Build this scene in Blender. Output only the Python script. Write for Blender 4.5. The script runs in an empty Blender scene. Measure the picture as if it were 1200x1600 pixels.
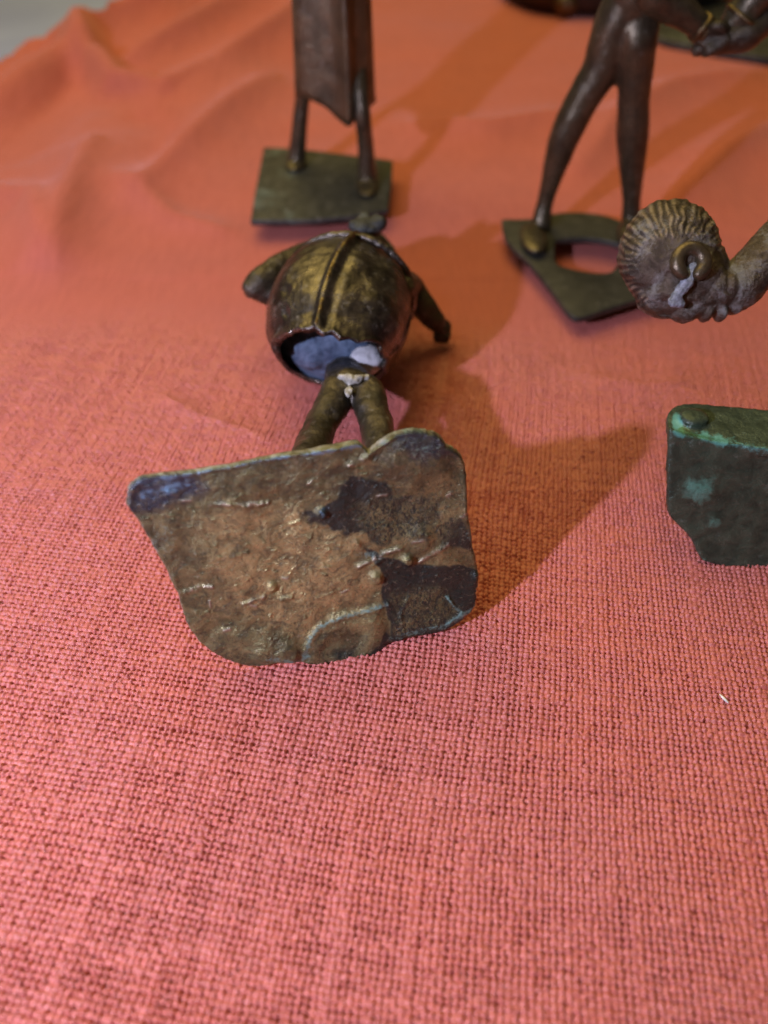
import bpy, bmesh, math, random
import numpy as np
from mathutils import Vector, Matrix, noise as mnoise

random.seed(7)
rng = np.random.default_rng(11)
S = bpy.context.scene
COL = S.collection

# ------------------------------------------------------------------ camera
CAM_H = 0.12
PITCH = math.radians(47.0)
FPX = 1202.0                       # focal length in photo pixels (1200 x 1600)
cd = bpy.data.cameras.new('camera')
cam = bpy.data.objects.new('camera', cd)
COL.objects.link(cam)
cam.location = (0, 0, CAM_H)
cam.rotation_euler = (math.pi / 2 - PITCH, 0, 0)
cd.sensor_fit = 'VERTICAL'
cd.sensor_height = 36
cd.sensor_width = 27
cd.lens = 36 * FPX / 1600
cd.clip_start = 0.005
cd.clip_end = 20
cd.dof.use_dof = True
cd.dof.focus_distance = 0.138
cd.dof.aperture_fstop = 10.0
S.camera = cam

# ------------------------------------------------------------------ world and lamps (indoors)
w = bpy.data.worlds.new('World')
S.world = w
w.use_nodes = True
wn = w.node_tree
bg = wn.nodes['Background']
bg.inputs[1].default_value = 0.45
tcw = wn.nodes.new('ShaderNodeTexCoord')
sepw = wn.nodes.new('ShaderNodeSeparateXYZ')
wn.links.new(tcw.outputs['Generated'], sepw.inputs[0])
rw = wn.nodes.new('ShaderNodeValToRGB')
wn.links.new(sepw.outputs['Z'], rw.inputs[0])
rw.color_ramp.elements[0].position = 0.0
rw.color_ramp.elements[0].color = (0.030, 0.020, 0.014, 1)
rw.color_ramp.elements[1].position = 1.0
rw.color_ramp.elements[1].color = (0.30, 0.20, 0.11, 1)
wn.links.new(rw.outputs[0], bg.inputs[0])

def lamp(name, kind, loc, power, color, size, target=None, size_y=None):
    ld = bpy.data.lights.new(name, kind)
    o = bpy.data.objects.new(name, ld)
    COL.objects.link(o)
    o.location = loc
    ld.energy = power
    ld.color = color
    if kind == 'AREA':
        ld.shape = 'RECTANGLE'
        ld.size = size
        ld.size_y = size_y or size
    else:
        ld.shadow_soft_size = size
    if target is not None:
        d = Vector(target) - Vector(loc)
        o.rotation_euler = d.to_track_quat('-Z', 'Y').to_euler()
    return o

lamp('key_lamp', 'POINT', (-0.150, -0.040, 0.151), 3.05, (0.70, 0.70, 1.0), 0.0038)
lamp('ceiling_lamp', 'AREA', (-0.20, 0.58, 0.86), 7.4, (1.0, 0.77, 0.24), 0.9, (0.08, 0.30, 0))
lamp('window_light', 'AREA', (-0.50, -0.10, 0.80), 0.7, (0.55, 0.72, 1.0), 0.24, (0, 0.15, 0))

S.view_settings.view_transform = 'Standard'
S.view_settings.look = 'None'
S.view_settings.exposure = 0.06
S.view_settings.gamma = 1.0
S.cycles.use_denoising = True
S.cycles.denoising_prefilter = 'FAST'
S.cycles.max_bounces = 8

# ------------------------------------------------------------------ placing helpers
RIGHT = np.array([1.0, 0, 0])
FWD = np.array([0, math.cos(PITCH), -math.sin(PITCH)])
UPV = np.array([0, math.sin(PITCH), math.cos(PITCH)])
CAMP = np.array([0, 0, CAM_H])

def ray(u, v):
    return FWD + RIGHT * ((u - 600) / FPX) + UPV * ((800 - v) / FPX)

def atz(u, v, z=0.0):              # a point seen there, at height z
    d = ray(u, v)
    return CAMP + d * ((z - CAM_H) / d[2])

def aty(u, v, y):                  # ... at distance y
    d = ray(u, v)
    return CAMP + d * (y / d[1])

def atd(u, v, dep):                # ... at depth dep
    return CAMP + ray(u, v) * dep

def px_of(P):                      # world (n,3) -> photo pixel
    Q = P - CAMP
    d = Q @ FWD
    return 600 + FPX * (Q @ RIGHT) / d, 800 - FPX * (Q @ UPV) / d

# ------------------------------------------------------------------ object helpers
def tag(o, label=None, cat=None, group=None, kind=None):
    if label: o['label'] = label
    if cat: o['category'] = cat
    if group: o['group'] = group
    if kind: o['kind'] = kind
    return o

def thing(name, loc, label, cat, group=None):
    o = bpy.data.objects.new(name, None)
    o.empty_display_size = 0.01
    COL.objects.link(o)
    o.location = tuple(float(c) for c in loc)
    return tag(o, label, cat, group)

def link(name, me, mat, parent=None, smooth=True):
    if mat is not None:
        me.materials.clear()
        me.materials.append(mat)
    if smooth:
        me.polygons.foreach_set('use_smooth', np.ones(len(me.polygons), dtype=bool))
    o = bpy.data.objects.new(name, me)
    COL.objects.link(o)
    if parent is not None:
        o.parent = parent
        o.matrix_parent_inverse = Matrix.Translation(parent.location).inverted()
    return o

def mesh_np(name, V, F4):
    """V (n,3), F4 (m,4) quads"""
    me = bpy.data.meshes.new(name)
    n, m = len(V), len(F4)
    me.vertices.add(n)
    me.vertices.foreach_set('co', np.ascontiguousarray(V, dtype=np.float32).ravel())
    me.loops.add(m * 4)
    me.loops.foreach_set('vertex_index', np.ascontiguousarray(F4, dtype=np.int32).ravel())
    me.polygons.add(m)
    me.polygons.foreach_set('loop_start', np.arange(0, m * 4, 4, dtype=np.int32))
    me.polygons.foreach_set('loop_total', np.full(m, 4, dtype=np.int32))
    me.update(calc_edges=True)
    me.validate()
    return me

def attr(me, name, vals):
    a = me.attributes.new(name, 'FLOAT', 'POINT')
    a.data.foreach_set('value', np.ascontiguousarray(vals, dtype=np.float32))

def smoothstep(a, b, x):
    t = np.clip((x - a) / (b - a), 0, 1)
    return t * t * (3 - 2 * t)

# cheap numpy value noise (2-D and 3-D)
_perm = rng.permutation(4096)
_val = rng.random(4096)
def _h(i, j, k=0):
    return _val[(_perm[(_perm[(_perm[i & 4095] + j) & 4095] + k) & 4095])]
def vnoise(x, y, z=None):
    x = np.asarray(x, float); y = np.asarray(y, float)
    z = np.zeros_like(x) if z is None else np.asarray(z, float)
    xi = np.floor(x).astype(np.int64); yi = np.floor(y).astype(np.int64); zi = np.floor(z).astype(np.int64)
    fx, fy, fz = x - xi, y - yi, z - zi
    fx = fx * fx * (3 - 2 * fx); fy = fy * fy * (3 - 2 * fy); fz = fz * fz * (3 - 2 * fz)
    r = 0
    for a in (0, 1):
        wx = fx if a else 1 - fx
        for b in (0, 1):
            wy = fy if b else 1 - fy
            for c in (0, 1):
                wz = fz if c else 1 - fz
                r = r + wx * wy * wz * _h(xi + a, yi + b, zi + c)
    return r * 2 - 1
def fbm(x, y, z=None, oct=4, gain=0.5):
    r, a, f = 0, 1, 1
    for o in range(oct):
        r = r + a * vnoise(x * f + 17.3 * o, y * f + 5.1 * o, None if z is None else z * f)
        a *= gain; f *= 2.03
    return r

def catmull(P, n):
    """resample a polyline (k,d) with n points per segment"""
    P = np.asarray(P, float)
    Q = np.vstack([2 * P[0] - P[1], P, 2 * P[-1] - P[-2]])
    out = []
    for i in range(1, len(Q) - 2):
        p0, p1, p2, p3 = Q[i - 1], Q[i], Q[i + 1], Q[i + 2]
        for t in np.arange(n) / n:
            out.append(0.5 * ((2 * p1) + (-p0 + p2) * t + (2 * p0 - 5 * p1 + 4 * p2 - p3) * t * t + (-p0 + 3 * p1 - 3 * p2 + p3) * t ** 3))
    out.append(P[-1])
    return np.array(out)

class MB:
    """collects closed pieces; build() links them as one mesh, fuse() melts them into one cast skin"""
    def __init__(s): s.V = []; s.F = []
    def add(s, V, F):
        b = len(s.V)
        s.V += [tuple(map(float, p)) for p in V]
        s.F += [tuple(b + i for i in f) for f in F]
    def tube(s, pts, rad, sides=14, seg=5, flat=None, normal=None):
        P = np.asarray(pts, float)
        R = np.asarray(rad, float)
        PR = catmull(np.hstack([P, R[:, None]]), seg) if len(P) > 1 else None
        P = PR[:, :3]; R = PR[:, 3]
        n = len(P)
        T = np.gradient(P, axis=0); T /= np.linalg.norm(T, axis=1)[:, None] + 1e-12
        up = np.array(normal if normal is not None else (0.13, 0.21, 0.97), float)
        V, F = [], []
        U0 = np.cross(T[0], up); U0 /= np.linalg.norm(U0)
        for i in range(n):
            U0 = U0 - T[i] * (U0 @ T[i]); U0 /= np.linalg.norm(U0)
            W0 = np.cross(T[i], U0)
            for k in range(sides):
                a = 2 * math.pi * k / sides
                V.append(P[i] + R[i] * (math.cos(a) * U0 + (flat or 1) * math.sin(a) * W0))
        for i in range(n - 1):
            for k in range(sides):
                k2 = (k + 1) % sides
                F.append((i * sides + k, i * sides + k2, (i + 1) * sides + k2, (i + 1) * sides + k))
        # rounded caps
        for end, sg in ((0, -1), (n - 1, 1)):
            base = end * sides
            prev = [base + k for k in range(sides)]
            for q in (0.6, 0.88):
                c = P[end] + sg * T[end] * R[end] * q
                sc = math.sqrt(1 - q * q)
                cur = []
                for k in range(sides):
                    cur.append(len(V)); V.append(c + (np.array(V[base + k]) - P[end]) * sc)
                for k in range(sides):
                    k2 = (k + 1) % sides
                    f = (prev[k], prev[k2], cur[k2], cur[k])
                    F.append(f if sg > 0 else f[::-1])
                prev = cur
            tip = len(V); V.append(P[end] + sg * T[end] * R[end] * 0.98)
            for k in range(sides):
                k2 = (k + 1) % sides
                f = (prev[k], prev[k2], tip)
                F.append(f if sg > 0 else f[::-1])
        s.add(V, F)
    def ball(s, c, r, axes=None, nu=20, nv=12):
        c = np.asarray(c, float)
        r = np.array([r] * 3 if np.isscalar(r) else r, float)
        A = np.eye(3) if axes is None else np.asarray(axes, float)   # rows = axes
        V = [c + A[2] * r[2]]
        for j in range(1, nv):
            th = math.pi * j / nv
            for i in range(nu):
                ph = 2 * math.pi * i / nu
                V.append(c + A[0] * r[0] * math.sin(th) * math.cos(ph) + A[1] * r[1] * math.sin(th) * math.sin(ph) + A[2] * r[2] * math.cos(th))
        V.append(c - A[2] * r[2])
        F = []
        for i in range(nu):
            i2 = (i + 1) % nu
            F.append((0, 1 + i, 1 + i2))
            for j in range(nv - 2):
                a = 1 + j * nu
                F.append((a + i, a + nu + i, a + nu + i2, a + i2))
            a = 1 + (nv - 2) * nu
            F.append((a + i, len(V) - 1, a + i2))
        s.add(V, F)
    def prism(s, poly, n, th):
        """poly (k,3) flat outline, n unit normal, thickness th (extends against n)"""
        poly = np.asarray(poly, float); n = np.asarray(n, float); k = len(poly)
        V = list(poly) + list(poly - n * th)
        F = [tuple(range(k)), tuple(range(2 * k - 1, k - 1, -1))]
        for i in range(k):
            j = (i + 1) % k
            F.append((i, k + i, k + j, j))
        s.add(V, F)
    def mesh(s, name):
        me = bpy.data.meshes.new(name)
        me.from_pydata(s.V, [], s.F)
        bm = bmesh.new(); bm.from_mesh(me)
        bmesh.ops.recalc_face_normals(bm, faces=bm.faces)
        bm.to_mesh(me); bm.free()
        me.update()
        return me
    def build(s, name, mat, parent=None, bevel=0, sub=0):
        me = s.mesh(name)
        if bevel or sub:
            o = bpy.data.objects.new('tmp', me); COL.objects.link(o)
            if bevel:
                m = o.modifiers.new('b', 'BEVEL'); m.width = bevel; m.segments = 3; m.limit_method = 'ANGLE'; m.angle_limit = 0.6
            if sub:
                m = o.modifiers.new('s', 'SUBSURF'); m.levels = sub; m.render_levels = sub
            me = baked(o, name)
        return link(name, me, mat, parent)
    def fuse(s, name, mat, parent=None, voxel=0.0005, smooth=4, fn=None):
        me = s.mesh(name)
        o = bpy.data.objects.new('tmp', me); COL.objects.link(o)
        m = o.modifiers.new('r', 'REMESH'); m.mode = 'VOXEL'; m.voxel_size = voxel
        if smooth:
            m = o.modifiers.new('s', 'SMOOTH'); m.factor = 0.5; m.iterations = smooth
        me = baked(o, name)
        if fn is not None:
            n = len(me.vertices)
            co = np.empty(n * 3, np.float32); me.vertices.foreach_get('co', co); co = co.reshape(-1, 3).astype(float)
            no = np.empty(n * 3, np.float32); me.vertex_normals.foreach_get('vector', no); no = no.reshape(-1, 3).astype(float)
            co2, at = fn(co, no)
            me.vertices.foreach_set('co', co2.astype(np.float32).ravel())
            for k, a in (at or {}).items(): attr(me, k, a)
            me.update()
        return link(name, me, mat, parent)

def baked(o, name):
    dg = bpy.context.evaluated_depsgraph_get()
    dg.update()
    me = bpy.data.meshes.new_from_object(o.evaluated_get(dg))
    me.name = name
    bpy.data.objects.remove(o, do_unlink=True)
    return me

def rough_cast(amp=0.0002, sc=400):
    def fn(co, no):
        d = fbm(co[:, 0] * sc, co[:, 1] * sc, co[:, 2] * sc, 3) * amp
        return co + no * d[:, None], None
    return fn

# ------------------------------------------------------------------ materials
class NT:
    def __init__(s, name):
        s.m = bpy.data.materials.new(name); s.m.use_nodes = True
        s.t = s.m.node_tree; s.n = s.t.nodes; s.l = s.t.links
        s.b = s.n['Principled BSDF']
        s.geo = s.n.new('ShaderNodeNewGeometry')
        s.pos = s.geo.outputs['Position']
    def val(s, sock, v):
        if hasattr(v, 'links'): s.l.new(v, sock)
        else:
            sock.default_value = v
    def noise(s, scale, detail=4, rough=0.55, dist=0.0, vec=None, stretch=None):
        nd = s.n.new('ShaderNodeTexNoise')
        nd.inputs['Scale'].default_value = scale; nd.inputs['Detail'].default_value = detail
        nd.inputs['Roughness'].default_value = rough; nd.inputs['Distortion'].default_value = dist
        v = vec or s.pos
        if stretch:
            mp = s.n.new('ShaderNodeMapping'); mp.inputs['Scale'].default_value = stretch[0]; mp.inputs['Rotation'].default_value = stretch[1]
            s.l.new(v, mp.inputs[0]); v = mp.outputs[0]
        s.l.new(v, nd.inputs['Vector'])
        return nd.outputs[0]
    def voro(s, scale, feature='DISTANCE_TO_EDGE'):
        nd = s.n.new('ShaderNodeTexVoronoi'); nd.feature = feature; nd.inputs['Scale'].default_value = scale
        s.l.new(s.pos, nd.inputs['Vector']); return nd.outputs['Distance']
    def ramp(s, x, a, b, ca=(0, 0, 0, 1), cb=(1, 1, 1, 1)):
        nd = s.n.new('ShaderNodeValToRGB')
        nd.color_ramp.elements[0].position = a; nd.color_ramp.elements[0].color = ca
        nd.color_ramp.elements[1].position = b; nd.color_ramp.elements[1].color = cb
        s.l.new(x, nd.inputs[0]); return nd.outputs[0]
    def mix(s, f, a, b):
        nd = s.n.new('ShaderNodeMix'); nd.data_type = 'RGBA'; nd.clamp_factor = True
        s.val(nd.inputs[0], f); s.val(nd.inputs[6], a); s.val(nd.inputs[7], b)
        return nd.outputs[2]
    def math(s, op, a, b=0.0, c=0.0):
        nd = s.n.new('ShaderNodeMath'); nd.operation = op
        s.val(nd.inputs[0], a); s.val(nd.inputs[1], b); s.val(nd.inputs[2], c)
        return nd.outputs[0]
    def rng(s, x, a, b, c, d):
        nd = s.n.new('ShaderNodeMapRange'); s.l.new(x, nd.inputs[0])
        for i, q in enumerate((a, b, c, d)): nd.inputs[i + 1].default_value = q
        return nd.outputs[0]
    def attr(s, name):
        nd = s.n.new('ShaderNodeAttribute'); nd.attribute_name = name; return nd.outputs['Fac']
    def bump(s, h, dist, strength=1.0, prev=None):
        nd = s.n.new('ShaderNodeBump'); nd.inputs['Distance'].default_value = dist; nd.inputs['Strength'].default_value = strength
        s.l.new(h, nd.inputs['Height'])
        if prev is not None: s.l.new(prev, nd.inputs['Normal'])
        return nd.outputs[0]

def C4(r, g, b): return (r, g, b, 1)

def bronze(name, lo, hi, verd=0.0, dust=0.0, rough=(0.28, 0.5), scale=1.0, metal=0.9, bump=0.00012, verdcol=(0.10, 0.26, 0.21)):
    t = NT(name)
    n1 = t.noise(170 * scale, 6, 0.6, 0.4)
    n2 = t.noise(900 * scale, 5, 0.7)
    n3 = t.noise(60 * scale, 3, 0.6, 1.0)
    base = t.mix(t.ramp(n1, 0.36, 0.66), C4(*lo), C4(*hi))
    base = t.mix(t.rng(n2, 0.35, 0.75, 0.0, 0.45), base, C4(lo[0] * 0.4, lo[1] * 0.4, lo[2] * 0.45))
    metalv = metal; ro = t.rng(n1, 0.3, 0.7, rough[1], rough[0])
    vm = None
    if verd > 0:
        vn = t.math('ADD', t.math('MULTIPLY', n3, 0.7), t.math('MULTIPLY', n2, 0.3))
        vm = t.rng(vn, 0.66 - 0.28 * verd, 0.74 - 0.20 * verd, 0.0, 0.85)
        base = t.mix(vm, base, C4(*verdcol))
        metalv = t.rng(vm, 0, 1, metal, 0.05)
        ro = t.math('ADD', ro, t.math('MULTIPLY', vm, 0.35))
    if dust > 0:
        dm = t.rng(t.noise(420 * scale, 6, 0.75), 0.62 - 0.25 * dust, 0.78 - 0.2 * dust, 0, 0.7)
        base = t.mix(dm, base, C4(0.26, 0.245, 0.22))
        metalv = t.math('MULTIPLY', metalv, t.math('SUBTRACT', 1.0, t.math('MULTIPLY', dm, 0.8)))
        ro = t.math('ADD', ro, t.math('MULTIPLY', dm, 0.25))
    t.val(t.b.inputs['Base Color'], base); t.val(t.b.inputs['Metallic'], metalv); t.val(t.b.inputs['Roughness'], ro)
    h = t.math('ADD', t.math('MULTIPLY', n1, 1.0), t.math('MULTIPLY', n2, 0.35))
    b1 = t.bump(h, bump * 4, 1.0)
    b2 = t.bump(t.noise(2600 * scale, 4, 0.7), bump, 0.9, b1)
    t.l.new(b2, t.b.inputs['Normal'])
    return t

M = {}
M['tunic'] = bronze('worn_bronze_tunic', (0.052, 0.045, 0.038), (0.25, 0.218, 0.175), 0, 0.28, (0.20, 0.42), bump=0.00008).m
M['limb'] = bronze('brown_bronze_limb', (0.042, 0.036, 0.025), (0.125, 0.10, 0.064), 0.10, 0.25, (0.28, 0.5), metal=0.6).m
M['dark'] = bronze('dark_bronze', (0.045, 0.036, 0.024), (0.12, 0.095, 0.06), 0.05, 0.1, (0.32, 0.5), metal=0.6).m
M['leg'] = bronze('smooth_dark_bronze', (0.070, 0.056, 0.034), (0.145, 0.118, 0.070), 0.0, 0.10, (0.24, 0.40), metal=0.65, bump=0.00006).m
M['robe'] = bronze('robe_bronze', (0.085, 0.066, 0.036), (0.19, 0.15, 0.085), 0.05, 0.15, (0.25, 0.45), metal=0.6).m
M['base_green'] = bronze('green_grey_base', (0.034, 0.036, 0.034), (0.072, 0.074, 0.068), 0.40, 0.3, (0.45, 0.65), verdcol=(0.13, 0.165, 0.145), metal=0.4).m
M['base_olive'] = bronze('olive_base', (0.038, 0.039, 0.034), (0.072, 0.072, 0.061), 0.15, 0.2, (0.42, 0.6), verdcol=(0.10, 0.13, 0.115), metal=0.4).m
M['gold'] = bronze('polished_bronze', (0.12, 0.085, 0.042), (0.27, 0.20, 0.10), 0, 0.05, (0.25, 0.42)).m
M['ear'] = bronze('polished_ear', (0.07, 0.052, 0.030), (0.14, 0.105, 0.06), 0, 0.10, (0.25, 0.42), bump=0.00006, metal=0.6).m

def matte(name, lo, hi, scale=500, rough=0.7, bump=0.0003, spec=0.4):
    t = NT(name)
    n = t.noise(scale, 6, 0.65, 0.5)
    t.val(t.b.inputs['Base Color'], t.mix(t.ramp(n, 0.35, 0.65), C4(*lo), C4(*hi)))
    t.b.inputs['Roughness'].default_value = rough
    t.b.inputs['Specular IOR Level'].default_value = spec
    t.l.new(t.bump(n, bump, 1.0), t.b.inputs['Normal'])
    return t.m
M['blue'] = matte('blue_residue', (0.025, 0.042, 0.080), (0.13, 0.185, 0.27), 220)
M['white'] = matte('white_plaster', (0.42, 0.43, 0.44), (0.62, 0.62, 0.62), 500, 0.8)
M['smear'] = matte('grey_plaster_smear', (0.20, 0.19, 0.15), (0.50, 0.48, 0.42), 700, 0.8)
M['residue'] = matte('grey_blue_residue', (0.10, 0.11, 0.125), (0.34, 0.37, 0.41), 900, 0.4, 0.0004, 0.6)

# ------------------------------------------------------------------ the tablecloth
def seg_dist(x, y, pts):
    """distance to polyline and the running parameter 0..1"""
    pts = np.asarray(pts, float)
    best = np.full(x.shape, 1e9); par = np.zeros(x.shape)
    L = np.r_[0, np.cumsum(np.linalg.norm(np.diff(pts, axis=0), axis=1))]
    for i in range(len(pts) - 1):
        a, b = pts[i], pts[i + 1]; d = b - a; l2 = d @ d
        t = np.clip(((x - a[0]) * d[0] + (y - a[1]) * d[1]) / l2, 0, 1)
        q = np.hypot(x - a[0] - t * d[0], y - a[1] - t * d[1])
        m = q < best
        best = np.where(m, q, best); par = np.where(m, (L[i] + t * math.sqrt(l2)) / L[-1], par)
    return best, par

def G2(pl, z=0): return [tuple(atz(u, v, z)[:2]) for u, v in pl]

FOLDS = [  # polyline in the photo, half width (m), height (m)
    (G2([(-60, 210), (30, 160), (120, 95), (135, 62)], 0.0), 0.016, 0.0120),
    (G2([(-80, 120), (10, 75), (60, 48), (130, 60)], 0.0), 0.020, 0.0120),
    (G2([(135, 75), (150, 110), (185, 145), (240, 150)], 0.0), 0.010, 0.0060),
    (G2([(150, 62), (240, 30), (330, -20)], 0.0), 0.020, 0.0080),
    (G2([(200, 115), (300, 70), (420, -5)], 0.0), 0.018, 0.0075),
    (G2([(255, 160), (350, 115), (440, 60), (520, -10)], 0.0), 0.018, 0.0070),
    (G2([(225, 315), (290, 250), (370, 180), (430, 130)], 0.0), 0.016, 0.0050),
    (G2([(150, 230), (120, 320), (90, 430)], 0.0), 0.018, 0.0050),
    (G2([(-20, 300), (60, 330), (75, 420)], 0.0), 0.012, 0.0035),
    (G2([(190, 290), (270, 350), (360, 370)], 0.0), 0.010, 0.0022),
    (G2([(640, 200), (760, 215), (900, 190)], 0.0), 0.020, 0.0035),
    (G2([(900, 280), (960, 200), (1050, 150), (1180, 120)], 0.0), 0.018, 0.0040),
    (G2([(1040, 330), (1130, 250), (1230, 190)], 0.0), 0.015, 0.0035),
    (G2([(150, 112), (230, 80), (350, 0)], 0.0), 0.008, -0.0022),
    (G2([(262, 165), (330, 125), (450, 20)], 0.0), 0.008, -0.0020),
    (G2([(40, 240), (85, 180), (118, 115)], 0.0), 0.012, -0.0035),
    (G2([(70, 80), (100, 92), (125, 90)], 0.0), 0.008, -0.0025),
    (G2([(0, 105), (30, 85), (60, 68)], 0.0), 0.008, -0.0020),
    (G2([(210, 180), (250, 210), (240, 270)], 0.0), 0.014, -0.0026),
    (G2([(250, 620), (310, 655), (420, 690)], 0.0), 0.005, 0.0007),
    (G2([(900, 590), (1000, 610), (1080, 600)], 0.0), 0.007, 0.0008),
    (G2([(640, 590), (720, 640), (740, 720)], 0.0), 0.007, 0.0006),
]
def macro(x, y):
    z = 0.0016 * fbm(x * 9 + 3, y * 9 + 1, None, 3) * smoothstep(0.10, 0.32, y)
    z = z + 0.0007 * fbm(x * 28, y * 28 + 9, None, 2) * smoothstep(0.15, 0.3, y) + 0.00035 * vnoise(x * 30, y * 30)
    for nf_, (pts, hw, h) in enumerate(FOLDS):
        kf = 1.0 if nf_ < 2 else 2.0
        d, p = seg_dist(x, y, pts)
        z = z + kf * h * np.exp(-(np.abs(d) / hw) ** (2.0 if nf_ < 3 else 1.15) * 2.0) * (0.35 + 0.65 * np.sin(np.clip(p, 0, 1) * math.pi) ** 0.5)
    far = smoothstep(0.2, 0.26, y)
    return z * (1 - far) + far * np.where(z > -0.001, z, -0.001 + 0.1 * (z + 0.001))

PIT = 0.00099
ROT = math.radians(-9)
NTH = 1024
wj = rng.normal(0, 0.07, NTH); fj = rng.normal(0, 0.04, NTH)       # thread placement
ww = np.clip(rng.normal(0.37, 0.062, NTH), 0.25, 0.52); fw_ = np.clip(rng.normal(0.40, 0.045, NTH), 0.30, 0.50)
wt = rng.normal(0, 1, NTH); ft = rng.normal(0, 1, NTH)
def weave(x, y):
    """height and tint of a plain linen weave"""
    xr = x + 0.0012 * vnoise(x * 26, y * 26) + 0.004 * vnoise(x * 6 + 3, y * 6)
    yr = y + 0.0012 * vnoise(x * 24 + 9, y * 24 + 4) + 0.003 * vnoise(x * 7 + 8, y * 7)
    rot = ROT
    a = (xr * math.cos(rot) + yr * math.sin(rot)) / PIT + 400
    b = (-xr * math.sin(rot) + yr * math.cos(rot)) / PIT + 400
    a = a + 0.10 * vnoise(a * 0.23, b * 0.9); b = b + 0.10 * vnoise(a * 0.9 + 31, b * 0.23)
    best = np.full(x.shape, -0.72); tint = np.full(x.shape, -1.2); which = np.full(x.shape, -1)  # gaps between threads start at a dark tint: cavity shade put into the colour
    for fam in (0, 1):
        A, B = (a, b) if fam == 0 else (b, a)
        J, Wd, T = (wj, ww, wt) if fam == 0 else (fj, fw_, ft)
        c0 = np.floor(A).astype(np.int64)
        for off in (-1, 0, 1):
            i = c0 + off
            k = i % NTH
            ctr = i + 0.5 + J[k] + 0.15 * vnoise(B * 0.9 + 3, k * 4.1 + fam * 5)
            slub = vnoise(B * 0.16 + k * 3.7, k * 1.3)
            wd = Wd[k] * (1 + 0.26 * slub + 0.16 * vnoise(B * 0.7 + k * 7.1, k * 0.7 + 40))
            wd = wd * (1 + 0.20 * vnoise(np.floor(B) * 3.1 + 0.5, k * 5.3)) + 0.10 * smoothstep(0.72, 0.95, vnoise(B * 0.045 + k * 11.7, k * 2.9))
            s = np.where((np.floor(B).astype(np.int64) + i + fam) % 2 == 0, 1.0, -1.0)
            amp_ = (0.40 if fam == 0 else 0.27) * (1 + 0.55 * vnoise(np.floor(B) * 1.7 + 0.4, k * 2.3 + fam * 9))
            und = amp_ * s * np.cos(math.pi * (B - np.floor(B) - 0.5))
            q = (A - ctr) / wd
            ctr = ctr + 0.0
            h = und + 0.30 * np.sqrt(np.clip(1 - q * q, 0, 1)) - np.where(np.abs(q) > 1, 5, 0)
            # twist of the yarn
            h = h + 0.035 * np.sin((B * 2.3 + q * 1.1 + k) * 2 * math.pi) * (1 - q * q)
            m = h > best
            best = np.where(m, h, best)
            tint = np.where(m, T[k] * 0.22 + 0.8 * vnoise(B * 0.35 + k * 5.1, k * 1.9 + 7), tint)
    best = best + 0.10 * vnoise(x * 5200, y * 5200)
    return best * PIT * 0.95, tint

def grid(xs, ys, keep):
    X, Y = np.meshgrid(xs, ys)
    nx, ny = len(xs), len(ys)
    idx = np.arange(nx * ny).reshape(ny, nx)
    F = np.stack([idx[:-1, :-1], idx[:-1, 1:], idx[1:, 1:], idx[1:, :-1]], -1).reshape(-1, 4)
    cx = (X[:-1, :-1] + X[1:, 1:]).ravel() / 2; cy = (Y[:-1, :-1] + Y[1:, 1:]).ravel() / 2
    F = F[keep(cx, cy)]
    used = np.zeros(nx * ny, bool); used[F.ravel()] = True
    remap = np.cumsum(used) - 1
    return X.ravel()[used], Y.ravel()[used], remap[F]

def half(y, m):                     # half width of the well-focused cloth
    return 0.5 * (y * math.cos(PITCH) + CAM_H * math.sin(PITCH)) + m
Y0, Y1, Y2 = 0.016, 0.118, 0.205
STEP_A, STEP_B, STEP_C = 0.000160, 0.000250, 0.0024
fineA = lambda x, y: np.abs(x) < half(y, 0.006)
fineB = lambda x, y: np.abs(x) < half(y, 0.005)
parts = []
xa = np.arange(-0.115, 0.115, STEP_A); ya = np.arange(Y0, Y1 + STEP_A, STEP_A)
parts.append((*grid(xa, ya, fineA), 'a'))
xb = np.arange(-0.135, 0.135, STEP_B); yb = np.arange(Y1, Y2, STEP_B)
parts.append((*grid(xb, yb, fineB), 'b'))
EDGE = np.array(G2([(-420, 240), (-160, 130), (-30, 88), (35, 52), (75, 44), (120, 44), (160, 36), (195, 14), (222, -20), (290, -90)], 0.007))
def inside_cloth(x, y):             # the far left hem of the cloth
    xe = np.interp(y, EDGE[:, 1], EDGE[:, 0], left=EDGE[0, 0] - 1, right=EDGE[-1, 0])
    return x > xe
EB = EDGE[np.argsort(EDGE[:, 1])]
def inside_cloth(x, y):
    ye = np.interp(x, EDGE[:, 0], EDGE[:, 1], left=EDGE[0, 1], right=9)
    return (y < ye + STEP_C * 0.75) & (y < 0.62 + 0.02 * np.sin(x * 30))
def coarse_keep(x, y):
    fine = ((y > Y0 + 0.003) & (y < Y2 - 0.003) & (np.abs(x) < half(y, 0.002)))
    return inside_cloth(x, y) & ~fine
xc = np.arange(-0.48, 0.52, STEP_C); yc = np.arange(-0.16, 0.66, STEP_C)
parts.append((*grid(xc, yc, coarse_keep), 'c'))
Vs, Fs, Ts, Ws, off = [], [], [], [], 0
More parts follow.
